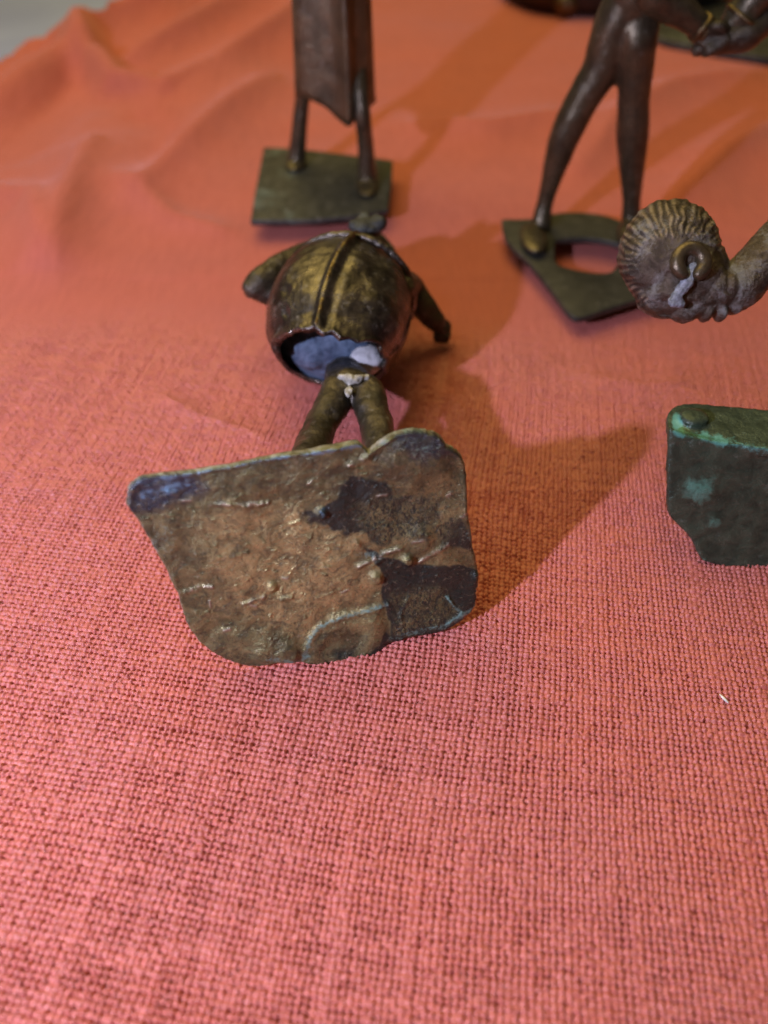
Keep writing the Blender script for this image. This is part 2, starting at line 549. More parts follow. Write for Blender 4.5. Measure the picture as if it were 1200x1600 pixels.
for X, Y, F, kind in parts:
    if kind == 'c':
        Y = np.minimum(Y, np.interp(X, EDGE[:, 0], EDGE[:, 1], left=EDGE[0, 1], right=9))
    z = macro(X, Y)
    if kind == 'c':
        dz = np.full(X.shape, -0.0001); t = 0.3 * fbm(X * 400, Y * 30, None, 2) + 0.3 * fbm(X * 30, Y * 400, None, 2); wv = np.zeros(X.shape)
        inner = (Y > Y0) & (Y < Y2) & (np.abs(X) < half(Y, 0.008))
        dz = np.where(inner, -0.0007, dz)
    else:
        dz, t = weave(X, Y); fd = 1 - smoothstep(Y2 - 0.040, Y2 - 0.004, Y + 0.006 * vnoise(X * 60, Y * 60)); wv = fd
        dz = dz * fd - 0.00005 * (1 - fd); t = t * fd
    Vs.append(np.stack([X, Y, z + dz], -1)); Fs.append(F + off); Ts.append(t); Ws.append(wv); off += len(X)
V = np.vstack(Vs)
me = mesh_np('tablecloth', V, np.vstack(Fs))
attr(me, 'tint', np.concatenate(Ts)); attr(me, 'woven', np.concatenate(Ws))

t = NT('red_linen')
tint = t.attr('tint')
n_big = t.noise(38, 3, 0.5)
n_fib = t.noise(5200, 3, 0.7)
n_str = t.noise(1.0, 3, 0.6, 0, None, ((900, 90, 90), (0, 0, math.radians(9))))
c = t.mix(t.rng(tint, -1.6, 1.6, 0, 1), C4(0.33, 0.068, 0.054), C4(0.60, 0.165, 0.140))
c = t.mix(t.math('MULTIPLY', t.math('SUBTRACT', 1.0, t.attr('woven')), 0.55), c, C4(0.39, 0.085, 0.060))  # unwoven sheet coloured darker, standing in for the shade between threads
c = t.mix(t.rng(n_fib, 0.45, 0.75, 0, 0.35), c, C4(0.85, 0.30, 0.25))
c = t.mix(t.rng(n_big, 0.35, 0.7, 0, 0.25), c, C4(0.58, 0.12, 0.055))
c = t.mix(t.math('MULTIPLY', t.math('SUBTRACT', 1.0, t.attr('woven')), t.rng(n_str, 0.3, 0.7, 0.0, 0.5)), c, C4(0.62, 0.17, 0.13))
fleck = t.noise(700, 2, 0.5)
c = t.mix(t.rng(fleck, 0.70, 0.76, 0, 0.5), c, C4(0.60, 0.16, 0.05))
t.val(t.b.inputs['Base Color'], c)
t.val(t.b.inputs['Roughness'], t.rng(t.attr('woven'), 0, 1, 0.85, 0.5))
t.val(t.b.inputs['Specular IOR Level'], t.rng(t.attr('woven'), 0, 1, 0.45, 0.7))
t.b.inputs['Sheen Weight'].default_value = 0.25
t.b.inputs['Sheen Roughness'].default_value = 0.4
t.b.inputs['Sheen Tint'].default_value = (1, 0.75, 0.7, 1)
b1 = t.bump(n_fib, 0.00006, 1.0)
t.l.new(b1, t.b.inputs['Normal'])
M['cloth'] = t.m
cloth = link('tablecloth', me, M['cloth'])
tag(cloth, 'coarse red linen tablecloth, creased at the back, spread under all the figurines', 'tablecloth')

def cz(x, y):                       # height of the cloth there
    return float(macro(np.array([x]), np.array([y]))[0])

# stray fibres standing off the linen
fb = MB()
r2 = random.Random(5)
for i in range(2600):
    v = r2.uniform(900, 1600); u = r2.uniform(0, 1200)
    p = atz(u, v)
    L = r2.uniform(0.0006, 0.0022); a = r2.uniform(0, 2 * math.pi)
    d = np.array([math.cos(a), math.sin(a), 0]); s = np.array([-d[1], d[0], 0])
    z0 = cz(p[0], p[1]) + 0.00038 if i % 7 == 0 else 0.0004
    cv = r2.uniform(-0.4, 0.4) * L; zz = r2.uniform(0.0, 0.0003)
    th = 0.000020
    pts = [p * [1, 1, 0] + [0, 0, z0] + d * L * k / 4 + s * cv * math.sin(math.pi * k / 4) + np.array([0, 0, zz * math.sin(math.pi * k / 4)]) for k in range(5)]
    Vv = []; Ff = []
    for q in pts:
        Vv += [q + s * th, q - s * th * 0.5 + [0, 0, th], q - s * th * 0.5 - [0, 0, th]]
    for k in range(4):
        for m in range(3):
            Ff.append((k * 3 + m, k * 3 + (m + 1) % 3, k * 3 + 3 + (m + 1) % 3, k * 3 + 3 + m))
    fb.add(Vv, Ff)
tf = NT('linen_fibre'); tf.b.inputs['Base Color'].default_value = C4(0.80, 0.36, 0.33); tf.b.inputs['Roughness'].default_value = 0.6
fo = fb.build('loose_fibre', tf.m, cloth); fo['kind'] = 'stuff'

# white lint
lp = atz(1131, 1091)
lb = MB()
p0 = atz(1125, 1085, 0.0008); p1 = atz(1131, 1091, 0.0010); p2 = atz(1137, 1097, 0.0007)
lb.tube([p0, p1, p2], [0.00012, 0.00032, 0.00022], 8, 4, 0.5)
tl = NT('white_lint'); tl.b.inputs['Base Color'].default_value = C4(0.85, 0.85, 0.85)
lo = lb.build('lint', tl.m)
tag(lo, 'tiny white speck of lint lying on the red cloth', 'lint')

# ------------------------------------------------------------------ table beyond the cloth
tt = NT('pale_tabletop')
n = tt.noise(14, 4, 0.6, 0.6)
tt.val(tt.b.inputs['Base Color'], tt.mix(tt.ramp(n, 0.35, 0.65), C4(0.25, 0.30, 0.60), C4(0.31, 0.37, 0.68)))
tt.b.inputs['Roughness'].default_value = 0.55
mb = MB()
mb.prism([(-1.2, -0.5, -0.004), (1.2, -0.5, -0.004), (1.2, 1.6, -0.004), (-1.2, 1.6, -0.004)], (0, 0, 1), 0.03)
tb = mb.build('tabletop', tt.m); tag(tb, kind='structure')

# ------------------------------------------------------------------ toppled figurine in the middle
base_plate_outline = [(197, 785), (198, 766), (210, 751), (230, 744), (300, 736), (360, 727), (420, 714), (470, 706), (520, 697), (556, 691), (568, 696), (577, 703), (586, 697), (604, 684),
    (625, 675), (650, 671), (673, 674), (690, 683), (700, 696), (716, 706), (727, 722), (731, 760), (733, 800), (739, 850), (746, 885), (749, 905), (747, 925), (745, 945), (730, 965), (700, 984), (670, 992),
    (640, 998), (612, 1006), (596, 1018), (584, 1038), (570, 1046), (540, 1047), (500, 1041), (470, 1034), (440, 1033), (415, 1039), (385, 1042), (350, 1031), (320, 1012), (300, 990), (287, 962),
    (275, 925), (256, 885), (236, 850), (216, 815), (204, 800)]
YAW = math.radians(14); LEAN = math.radians(17)
pA = atz(480, 1044, -0.0007)
e1 = np.array([math.cos(YAW), math.sin(YAW), 0])
e2 = np.array([-math.sin(YAW) * math.sin(LEAN), math.cos(YAW) * math.sin(LEAN), math.cos(LEAN)])
e3 = np.cross(e1, e2)               # towards the camera side
if e3[1] > 0: e3 = -e3
def plate_st(u, v):
    d = ray(u, v); k = ((pA - CAMP) @ e3) / (d @ e3)
    q = CAMP + d * k - pA
    return q @ e1, q @ e2
def plate_uv(s, t):
    P = pA + s[:, None] * e1 + t[:, None] * e2
    return px_of(P)

ST = np.array([plate_st(u, v) for u, v in base_plate_outline])
STc = catmull(np.vstack([ST, ST[:1]]), 14)[:-1]
ctr = np.array(plate_st(480, 860))
MM, NR = len(STc), 115
# ragged rim
ang = np.arange(MM)
rag = 1 + 0.004 * vnoise(ang * 0.12, ang * 0) + 0.004 * vnoise(ang * 0.4, ang * 0 + 5)
STc = ctr + (STc - ctr) * rag[:, None]
fr = np.r_[0.0, (np.arange(1, NR + 1) / NR) ** 0.85]
TH = 0.0013
S_, T_, EDG = [], [], []
for f in fr[1:]:
    q = ctr + (STc - ctr) * f
    S_.append(q[:, 0]); T_.append(q[:, 1]); EDG.append(np.full(MM, f))
S_ = np.concatenate([[ctr[0]]] + S_); T_ = np.concatenate([[ctr[1]]] + T_); EDG = np.concatenate([[0]] + EDG)
U_, V_ = plate_uv(S_, T_)

def pl_ridge(U, V, pts, w):
    d, p = seg_dist(U, V, pts); return np.exp(-(d / w) ** 2), p
def blob(U, V, u, v, r, ry=None): return np.exp(-((U - u) / r) ** 2 - ((V - v) / (ry or r)) ** 2)
def poly_in(U, V, poly, soft):
    poly = np.asarray(poly, float); ins = np.zeros(U.shape, bool); k = len(poly)
    for i in range(k):
        a, b = poly[i], poly[(i + 1) % k]
        cnd = ((a[1] > V) != (b[1] > V)) & (U < (b[0] - a[0]) * (V - a[1]) / (b[1] - a[1] + 1e-9) + a[0])
        ins ^= cnd
    d, _ = seg_dist(U, V, list(poly) + [poly[0]])
    return smoothstep(-soft, soft, np.where(ins, d, -d))

h = np.zeros(U_.shape)
h += 0.00035 * fbm(U_ / 90, V_ / 90, None, 3) + 0.00006 * fbm(U_ / 16, V_ / 12, None, 4, 0.6)
h += 0.00009 * np.maximum(0, fbm(U_ / 9 + 50, V_ / 4, None, 3, 0.6) - 0.75) * 4
for u, v, r, a in ((502, 801, 7, .0009), (637, 875, 7.5, .0010), (587, 902, 8, .0009), (425, 917, 6.5, .0006), (745, 902, 6, .0006), (450, 1018, 16, .0006), (410, 1020, 12, .0005), (655, 845, 18, .0006)):
    h += a * np.clip(blob(U_, V_, u, v, r) * 1.6, 0, 1.0)
h -= 0.0004 * blob(U_, V_, 432, 925, 5)
for pts, wd, a in (([(476, 1018), (484, 995), (500, 978), (530, 963), (560, 957), (605, 944)], 5.5, .00045),
                   ([(560, 883), (585, 872), (606, 862), (625, 857)], 4.5, .0006),
                   ([(585, 880), (600, 872), (612, 868)], 3.0, .0004),
                   ([(545, 725), (565, 717)], 6, .0006), ([(575, 712), (592, 695), (604, 686)], 6, .0006),
                   ([(700, 850), (680, 862), (655, 880)], 4, .0004),
                   ([(330, 788), (345, 786)], 3, .0004), ([(355, 786), (372, 789)], 3, .0004), ([(380, 790), (392, 792)], 3, .0004), ([(402, 789), (419, 786)], 3, .0004),
                   ([(455, 820), (468, 815)], 2.5, .0004), ([(290, 925), (315, 917), (332, 916)], 2.5, .0004), ([(380, 942), (398, 938), (412, 933)], 3, .0004),
                   ([(440, 936), (455, 933)], 3, .0004), ([(505, 870), (513, 858)], 3, .0003), ([(545, 830), (560, 850)], 3, .0003),
                   ([(700, 935), (712, 950)], 2.5, .0004), ([(700, 972), (722, 958)], 3, .0005), ([(500, 888), (515, 885)], 3, .0003),
                   ([(495, 935), (520, 925)], 2.5, .0003), ([(350, 870), (375, 868)], 3, .0002), ([(640, 930), (625, 960), (630, 985)], 2.5, .0003)):
    g, p = pl_ridge(U_, V_, pts, wd); h += a * g * (0.65 + 0.5 * vnoise(U_ / 10, V_ / 10))
# swelling lobe low in the middle
h += 0.0009 * poly_in(U_, V_, [(478, 1036), (486, 998), (520, 968), (590, 955), (600, 1000), (585, 1040)], 14)
h += 0.0007 * poly_in(U_, V_, [(330, 1015), (350, 985), (420, 990), (470, 1010), (470, 1034), (380, 1040)], 16)
h += 0.0008 * poly_in(U_, V_, [(600, 690), (640, 676), (690, 690), (700, 740), (640, 760), (600, 730)], 22)
h -= 0.0004 * poly_in(U_, V_, [(500, 1015), (520, 990), (570, 985), (560, 1020)], 10)
edge_d = 1 - EDG
h += 0.00035 * np.exp(-(edge_d / 0.03) ** 2) * (V_ < 800)                  # slightly raised lip along the top
rollf = np.sqrt(np.clip(1 - np.clip((EDG - 0.972) / 0.028, 0, 1) ** 2, 0, 1))
hf = h * rollf - TH * 0.5 * (1 - rollf)
front = pA + S_[:, None] * e1 + T_[:, None] * e2 + e3 * hf[:, None]
# back face
BR = [1.0, 0.97, 0.8, 0.4]
backV, bS = [], []
for i, f in enumerate(BR):
    q = ctr + (STc - ctr) * (f if i else 0.998)
    backV.append(pA + q[:, :1] * e1 + q[:, 1:] * e2 - e3 * (TH * (0.75 if i == 0 else 1.0)))
backV = np.vstack(backV + [[pA + ctr[0] * e1 + ctr[1] * e2 - e3 * TH]])
Vp = np.vstack([front, backV])
faces = []
k = np.arange(MM); k2 = (k + 1) % MM
Q = []
for r in range(NR - 1):
    a = 1 + r * MM
    Q.append(np.stack([a + k, a + k2, a + MM + k2, a + MM + k], -1))
nf = len(front); a = 1 + (NR - 1) * MM
Q.append(np.stack([a + k, a + k2, nf + k2, nf + k], -1))
for r in range(len(BR) - 1):
    a = nf + r * MM
    Q.append(np.stack([a + k, a + k2, a + MM + k2, a + MM + k], -1))
Q = np.vstack(Q)
tri_f = [(0, int(1 + j), int(1 + (j + 1) % MM)) for j in range(MM)]
lastb = nf + (len(BR) - 1) * MM
tri_b = [(len(Vp) - 1, int(lastb + (j + 1) % MM), int(lastb + j)) for j in range(MM)]
me = bpy.data.meshes.new('base_plate')
me.from_pydata([tuple(p) for p in Vp], [], [tuple(map(int, q)) for q in Q] + tri_f + tri_b)
bm = bmesh.new(); bm.from_mesh(me); bmesh.ops.recalc_face_normals(bm, faces=bm.faces); bm.to_mesh(me); bm.free()
nb = len(backV)
flake = np.zeros(U_.shape)
fr_ = np.random.default_rng(3)
for _ in range(14):
    fu, fv = fr_.uniform(250, 740), fr_.uniform(705, 1030); fa = fr_.normal(-0.25, 0.5); fl = fr_.uniform(2.5, 9)
    g_, _p = pl_ridge(U_, V_, [(fu - fl * math.cos(fa), fv - fl * math.sin(fa)), (fu, fv + fr_.uniform(-0.5, 0.5)), (fu + fl * math.cos(fa), fv + fl * math.sin(fa))], fr_.uniform(1.1, 2.4))
    flake = np.maximum(flake, g_ * fr_.uniform(0.5, 1.0))
for pts in ([(330, 788), (345, 786), (372, 789), (419, 786)], [(560, 883), (585, 872), (606, 862), (625, 857)], [(545, 725), (565, 717)], [(290, 925), (315, 917), (332, 916)], [(380, 942), (398, 938), (412, 933)], [(700, 850), (680, 862), (655, 880)]):
    flake = np.maximum(flake, pl_ridge(U_, V_, pts, 2.8)[0] * np.clip(0.5 + vnoise(U_ / 5, V_ / 5), 0, 1))
wob = 9 * fbm(U_ / 30, V_ / 30, None, 3); wob2 = 9 * fbm(U_ / 30 + 40, V_ / 30 + 9, None, 3)
Uw, Vw = U_ + wob, V_ + wob2
dark = np.maximum.reduce([
    poly_in(U_ + wob * 1.6, V_ + wob2 * 1.6, [(466, 802), (500, 786), (532, 758), (590, 756), (640, 770), (700, 792), (660, 822), (596, 848), (556, 838), (500, 815)], 8),
    poly_in(U_ + wob * .5, V_ + wob2 * .5, [(566, 850), (600, 868), (640, 882), (700, 882), (752, 892), (750, 945), (705, 990), (612, 1008), (604, 965), (598, 925), (592, 890), (580, 870)], 4),
    0.95 * poly_in(Uw, Vw, [(672, 812), (735, 805), (740, 862), (690, 850)], 10),
    poly_in(Uw, Vw, [(612, 1000), (600, 1014), (586, 1042), (560, 1050), (570, 1020), (600, 985)], 6),
    0.8 * blob(U_, V_, 535, 1020, 26, 14)])
mott = np.maximum(0.85 * poly_in(Uw, Vw, [(560, 790), (660, 770), (735, 700), (735, 800), (660, 860), (590, 850)], 25),
                  0.9 * poly_in(Uw, Vw, [(620, 930), (690, 925), (715, 960), (650, 990), (615, 985)], 14))
navy = np.maximum(poly_in(Uw, Vw, [(190, 740), (310, 735), (330, 765), (240, 800), (200, 800)], 14), 0.8 * poly_in(Uw, Vw, [(610, 665), (690, 670), (715, 712), (640, 712), (606, 700)], 10))
tan_ = np.maximum(poly_in(Uw, Vw, [(330, 800), (450, 790), (540, 800), (590, 850), (600, 940), (480, 1000), (420, 980), (340, 900)], 30) * 0.75, 1.1 * blob(Uw, Vw, 380, 812, 55, 26))
rimT = np.exp(-(edge_d / 0.02) ** 2)
teal = np.clip(0.55 * rimT * (vnoise(U_ / 14, V_ / 14) > -0.1)
    + 0.9 * pl_ridge(U_, V_, [(476, 1018), (484, 995), (500, 978), (530, 963), (560, 957), (605, 944)], 4)[0]
    + 0.8 * pl_ridge(U_, V_, [(420, 1024), (450, 1028), (480, 1024)], 7)[0]
    + 0.95 * pl_ridge(U_, V_, [(698, 932), (712, 950), (722, 958), (698, 974)], 3.2)[0] + 0.7 * pl_ridge(U_, V_, [(612, 998), (650, 985), (700, 975), (740, 950)], 5)[0]
    + 0.8 * blob(U_, V_, 575, 865, 22, 7) + 0.55 * blob(U_, V_, 660, 700, 30, 14) + 0.6 * blob(U_, V_, 735, 830, 10, 24) + 0.4 * blob(U_, V_, 255, 840, 25, 35), 0, 1)
blue = np.clip(0.9 * pl_ridge(U_, V_, [(225, 772), (255, 764), (290, 757)], 10)[0] + 0.8 * pl_ridge(U_, V_, [(212, 752), (300, 740), (420, 718), (520, 702), (604, 688)], 5)[0] + 0.7 * blob(U_, V_, 500, 800, 16, 10)  # blue stains, plus a bluish highlight painted along the top edge
    + 0.5 * blob(U_, V_, 650, 690, 16, 8), 0, 1)
for nm, a_ in (('dark', dark), ('mott', mott), ('navy', navy), ('tan', tan_), ('teal', teal), ('blue', blue), ('rim', np.exp(-(edge_d / 0.010) ** 2)), ('flake', flake), ('band', np.clip(np.maximum(smoothstep(800, 720, V_ + wob), smoothstep(340, 230, U_ + wob2)) + 0.6 * smoothstep(960, 1040, V_ + wob), 0, 1) * (1 - 0.8 * np.clip(tan_, 0, 1)))):
    attr(me, nm, np.r_[a_, np.zeros(nb)])

t = NT('stained_bronze_plate')
n1 = t.noise(260, 7, 0.65, 0.6); n2 = t.noise(1300, 6, 0.72, 0.3); n3 = t.noise(90, 4, 0.6, 1.2)
n4 = t.noise(1.0, 5, 0.7, 1.5, None, ((1500, 1500, 700), (0, 0.4, 0.5)))
base = t.mix(t.ramp(n1, 0.34, 0.68), C4(0.12, 0.120, 0.055), C4(0.38, 0.355, 0.160))
base = t.mix(t.math('MULTIPLY', t.attr('tan'), t.rng(n1, 0.35, 0.6, 0.25, 0.9)), base, C4(0.60, 0.50, 0.22))
n5 = t.noise(520, 7, 0.75, 0.8)
base = t.mix(t.math('MULTIPLY', t.attr('band'), t.rng(n1, 0.32, 0.62, 0.85, 0.35)), base, C4(0.085, 0.085, 0.050))
base = t.mix(t.rng(n5, 0.50, 0.38, 0, 0.6), base, C4(0.055, 0.055, 0.040))
base = t.mix(t.rng(n3, 0.52, 0.66, 0, 0.45), base, C4(0.145, 0.125, 0.065))
navm = t.math('MULTIPLY', t.attr('navy'), t.rng(n2, 0.3, 0.65, 1.1, 0.5))
base = t.mix(navm, base, C4(0.035, 0.045, 0.075))
dm = t.rng(t.math('ADD', t.attr('dark'), t.math('MULTIPLY', t.math('SUBTRACT', n5, 0.5), 1.8)), 0.22, 0.80, 0, 0.95)
mo = t.math('MULTIPLY', t.attr('mott'), t.rng(n4, 0.42, 0.56, 0, 1.0))
dm = t.math('MULTIPLY', dm, t.math('SUBTRACT', 1.0, t.math('MULTIPLY', mo, 0.85)))
dm2 = t.math('MAXIMUM', dm, t.math('MULTIPLY', t.attr('mott'), t.rng(n4, 0.50, 0.40, 0, 0.7)))
base = t.mix(dm2, base, C4(0.022, 0.029, 0.026))
base = t.mix(t.rng(n2, 0.56, 0.72, 0, 0.6), base, C4(0.42, 0.37, 0.23))
base = t.mix(t.rng(n2, 0.44, 0.30, 0, 0.7), base, C4(0.035, 0.033, 0.024))
tm = t.rng(t.math('ADD', t.attr('teal'), t.math('MULTIPLY', t.math('SUBTRACT', n2, 0.5), 3.2)), 0.45, 1.0, 0, 0.8)
base = t.mix(tm, base, C4(0.17, 0.29, 0.25))
bmk = t.rng(t.math('ADD', t.attr('blue'), t.math('MULTIPLY', t.math('SUBTRACT', n5, 0.5), 3.4)), 0.55, 1.1, 0, 0.85)
base = t.mix(bmk, base, C4(0.16, 0.29, 0.40))
rimm = t.rng(t.math('ADD', t.attr('rim'), t.math('MULTIPLY', t.math('SUBTRACT', n5, 0.5), 2.0)), 0.6, 1.1, 0, 0.8)
base = t.mix(rimm, base, C4(0.50, 0.47, 0.38))
base = t.mix(t.math('MULTIPLY', t.attr('flake'), 0.8), base, C4(0.60, 0.54, 0.40))
t.val(t.b.inputs['Base Color'], base)
nonm = t.math('MAXIMUM', tm, t.math('MAXIMUM', bmk, t.math('MULTIPLY', dm2, 0.55)))
t.val(t.b.inputs['Metallic'], t.rng(nonm, 0, 1, 0.55, 0.1))
t.val(t.b.inputs['Roughness'], t.math('ADD', t.rng(n5, 0.3, 0.7, 0.42, 0.22), t.math('MULTIPLY', tm, 0.2)))
hh = t.math('ADD', t.math('ADD', n1, t.math('MULTIPLY', n2, 0.5)), t.math('MULTIPLY', t.attr('flake'), 0.55))
b1 = t.bump(hh, 0.00042, 1.0)
b2 = t.bump(t.noise(4200, 3, 0.7), 0.00003, 1.0, b1)
t.l.new(b2, t.b.inputs['Normal'])
M['plate'] = t.m

ctr3 = pA + ctr[0] * e1 + ctr[1] * e2
HC = atz(517, 553, 0.0200)          # middle of the hem
NC = np.array([-0.0068, 0.1760, 0.0215])
top_fig = thing('figurine', (HC[0], (pA[1] + NC[1]) / 2, 0), 'toppled bronze figurine on its back in the middle, underside of its stained base towards us', 'figurine')
link('base_plate', me, M['plate'], top_fig)
top_fig.children[0]['label'] = 'irregular brown bronze base with black stains and turquoise rim'

# legs and hips in one casting
lg = MB()
hipc = atz(550, 610, 0.0205)
def on_plate(u, v, back=0.0045):
    s, tt_ = plate_st(u, v); return pA + s * e1 + tt_ * e2 - e3 * back
footL = on_plate(466, 800); footR = on_plate(610, 815)
lg.tube([HC + [0.003, 0.02, -0.006], HC + [0.0022, 0.008, -0.0085], hipc + [-.0004, .001, -0.0005]], [0.0040, 0.0042, 0.0054], 18, 4, 0.8)
lg.tube([atz(530, 611, 0.0205), atz(515, 640, 0.0207), atz(495, 680, 0.0205), footL], [0.0036, 0.0034, 0.0033, 0.0036], 18, 5)
lg.tube([atz(572, 611, 0.0205), atz(581, 640, 0.0207), atz(592, 680, 0.0205), footR], [0.0038, 0.0035, 0.0033, 0.0036], 18, 5)
lg.ball(footL, (0.005, 0.002, 0.007)); lg.ball(footR, (0.005, 0.002, 0.007))
lg.fuse('legs', M['limb'], top_fig, 0.00033, 14, rough_cast(0.00040, 260))

# hollow tunic
AX = NC - HC; LAX = np.linalg.norm(AX); AX = AX / LAX
AR = np.cross(AX, [0, 0, 1]); AR /= np.linalg.norm(AR); AU = np.cross(AR, AX)
nt_, na = 110, 260
tt = np.linspace(0, 1, nt_)[:, None] * np.ones((1, na)); aa = np.ones((nt_, 1)) * (np.linspace(0, 2 * math.pi, na, endpoint=False)[None, :])
RP = np.array([[0.0, .0119], [.05, .0129], [.18, .0152], [.38, .0166], [.58, .0163], [.75, .0144], [.88, .0112], [.96, .0072], [1.0, .0040]])
prof = lambda x: np.interp(x, *catmull(RP, 10).T)
# smoother profile via monotone x
def tunic(tt, aa, inner=0.0):
    up = np.sin(aa)
    t0 = -0.13 * np.clip(up, 0, 1) + 0.13 * np.clip(-up, 0, 1)      # hem cut slanting
    t0 = t0 + 0.02 * np.sin(aa * 3 + 0.6) + 0.020 * vnoise(aa * 5, aa * 0 + 2) + 0.004 * vnoise(aa * 19, aa * 0 + 7)
    te = t0 + (1 - t0) * tt
    r = prof(np.clip(te, 0, 1)) * np.where(te < 0, 1 + te * 0.9, 1)
    r = r * (1 + 0.015 * np.sin(aa * 2 + 1.0) - 0.070 * np.clip(np.cos(aa), 0, 1) * smoothstep(0.05, 0.35, te) + 0.035 * np.clip(-np.cos(aa), 0, 1)) - inner
    sx, sz = 1.0, 0.93
    # seam ridge: runs from the collar down to the hem, just left of the top
    am = math.radians(90) - 0.16 + 0.42 * (1 - te)
    am = math.radians(80) + 0.0 * te + 0.30 * (1 - te)
    da = (aa - am) * r * 1000
    if inner == 0:
        lip = np.exp(-((te - t0) / 0.03) ** 2)
        r = r + 0.00115 * np.exp(-(np.abs(da) / 1.0) ** 2.6) * smoothstep(0.02, 0.1, te - t0 + 0.04)
        r = r - 0.00035 * np.exp(-((da + 2.2) / 0.8) ** 2)
        r = r + 0.0003 * lip
        # flatter panel right of the seam
        r = r - 0.0006 * np.exp(-((da + 7.5) / 3.5) ** 2)
        # pressed dimples on the left flank
        for (ta, ad, w_) in ((0.20, 133, 1.2), (0.06, 138, 1.2)):
            dd = ((te - ta) * LAX * 1000) ** 2 + ((aa - math.radians(ad)) * 16) ** 2
            r = r - 0.0003 * np.exp(-dd / (w_ ** 2)) + 0.0001 * np.exp(-((np.sqrt(dd) - 1.9) / 0.5) ** 2)
        # lines of the shoulder yoke
        r = r + 0.0005 * np.exp(-((te - 0.87 - 0.05 * np.cos(aa)) / 0.018) ** 2)
        r = r + 0.00030 * fbm(aa * 2.2 + 4, te * 5, None, 2) + 0.00009 * fbm(aa * 9, te * 20, None, 3)
        # worn hem on the left with a hook
        r = r + 0.0008 * np.exp(-((aa - math.radians(165)) / 0.25) ** 2) * np.exp(-((te - t0) / 0.10) ** 2)
    P = HC + AX * (te * LAX)[..., None] + AR * (-np.cos(aa + math.pi) * r * sx)[..., None] + AU * (np.sin(aa) * r * sz)[..., None]
    return P.reshape(-1, 3)
Po = tunic(tt, aa); Pi = tunic(tt, aa, 0.0011)
ki = np.arange(na); kj = (ki + 1) % na
Q = []
for r in range(nt_ - 1): Q.append(np.stack([r * na + ki, r * na + kj, (r + 1) * na + kj, (r + 1) * na + ki], -1))
no_ = nt_ * na
Q.append(np.stack([ki, no_ + ki, no_ + kj, kj], -1))                 # the rim joins outside and lining
for r in range(70): Q.append(np.stack([no_ + r * na + ki, no_ + (r + 1) * na + ki, no_ + (r + 1) * na + kj, no_ + r * na + kj], -1))
Q = np.vstack(Q)
me = mesh_np('tunic', np.vstack([Po, Pi]), Q)
bm = bmesh.new(); bm.from_mesh(me); bmesh.ops.recalc_face_normals(bm, faces=bm.faces); bm.to_mesh(me); bm.free()
link('tunic', me, M['tunic'], top_fig)
# polished seam lying on the ridge
def on_tunic(te, adeg, lift=0.0):
    a = math.radians(adeg)
    r = float(np.interp(te, RP[:, 0], RP[:, 1])) * (1 + te * 0.9 if te < 0 else 1) + lift
    return HC + AX * te * LAX + AR * (math.cos(a) * r) + AU * (math.sin(a) * r * 0.93)
sm = MB()
sm.tube([on_tunic(te, 80 + math.degrees(0.30 * (1 - te)), 0.0004) for te in (-0.10, 0.05, 0.2, 0.4, 0.6, 0.78, 0.9, 0.97)], [.0005, .0006, .0006, .0006, .0007, .0008, .0008, .0005], 12, 6)
sm.fuse('seam', M['gold'], top_fig, 0.00022, 3, rough_cast(0.00012, 700))
# cord round the shoulders
ck = MB()
ck.tube([on_tunic(0.66 + 0.06 * math.sin(math.radians(a)), a, 0.0003) for a in (200, 180, 160, 140, 120, 100, 80, 60, 40, 20, 0, -20)], [.0008] * 12, 10, 5)
ck.tube([on_tunic(0.84, a, 0.0003) for a in (200, 160, 120, 80, 40, 0, -20)], [.0009] * 7, 10, 5)
ck.fuse('shoulder_cord', M['tunic'], top_fig, 0.00025, 3, rough_cast(0.0002, 700))
# residue inside the tunic
rs = MB()
yi = HC[1] + 0.0055
rs.ball(aty(487, 549, yi + 0.0012), (0.0052, 0.0036, 0.0046), [AR, AX, AU], 32, 20)
rs.ball(aty(524, 547, yi + 0.0012), (0.0060, 0.0036, 0.0048), [AR, AX, AU], 32, 20)
rs.ball(aty(512, 546, yi + 0.0035), (0.0112, 0.0045, 0.0090), [AR, AX, AU], 32, 20)
rs.fuse('blue_lining', M['blue'], top_fig, 0.0004, 16, rough_cast(0.00025, 500))
wp = MB()
wp.ball(aty(552, 570, yi - 0.0015), (0.0034, 0.0040, 0.0020), [AR, AX, AU], 24, 14)
wp.ball(aty(574, 562, yi - 0.0020), (0.0040, 0.0042, 0.0029), [AR, AX, AU], 24, 14)
wp.tube([aty(566, 568, yi - 0.003), aty(558, 582, yi - 0.0055), aty(550, 596, yi - 0.0075)], [0.0022, 0.0016, 0.0010], 12, 4)
wp.fuse('plaster_repair', M['white'], top_fig, 0.0003, 4, rough_cast(0.0003, 400))
wp = MB()
wp.tube([atz(530, 590, 0.0240), atz(550, 593, 0.0245), atz(572, 590, 0.0240)], [0.0008, 0.0011, 0.0009], 10, 4)
wp.ball(atz(545, 612, 0.0236), (0.0009, 0.0018, 0.0008), None, 16, 10)
wp.fuse('plaster_smear', M['smear'], top_fig, 0.00025, 3, rough_cast(0.0004, 700))
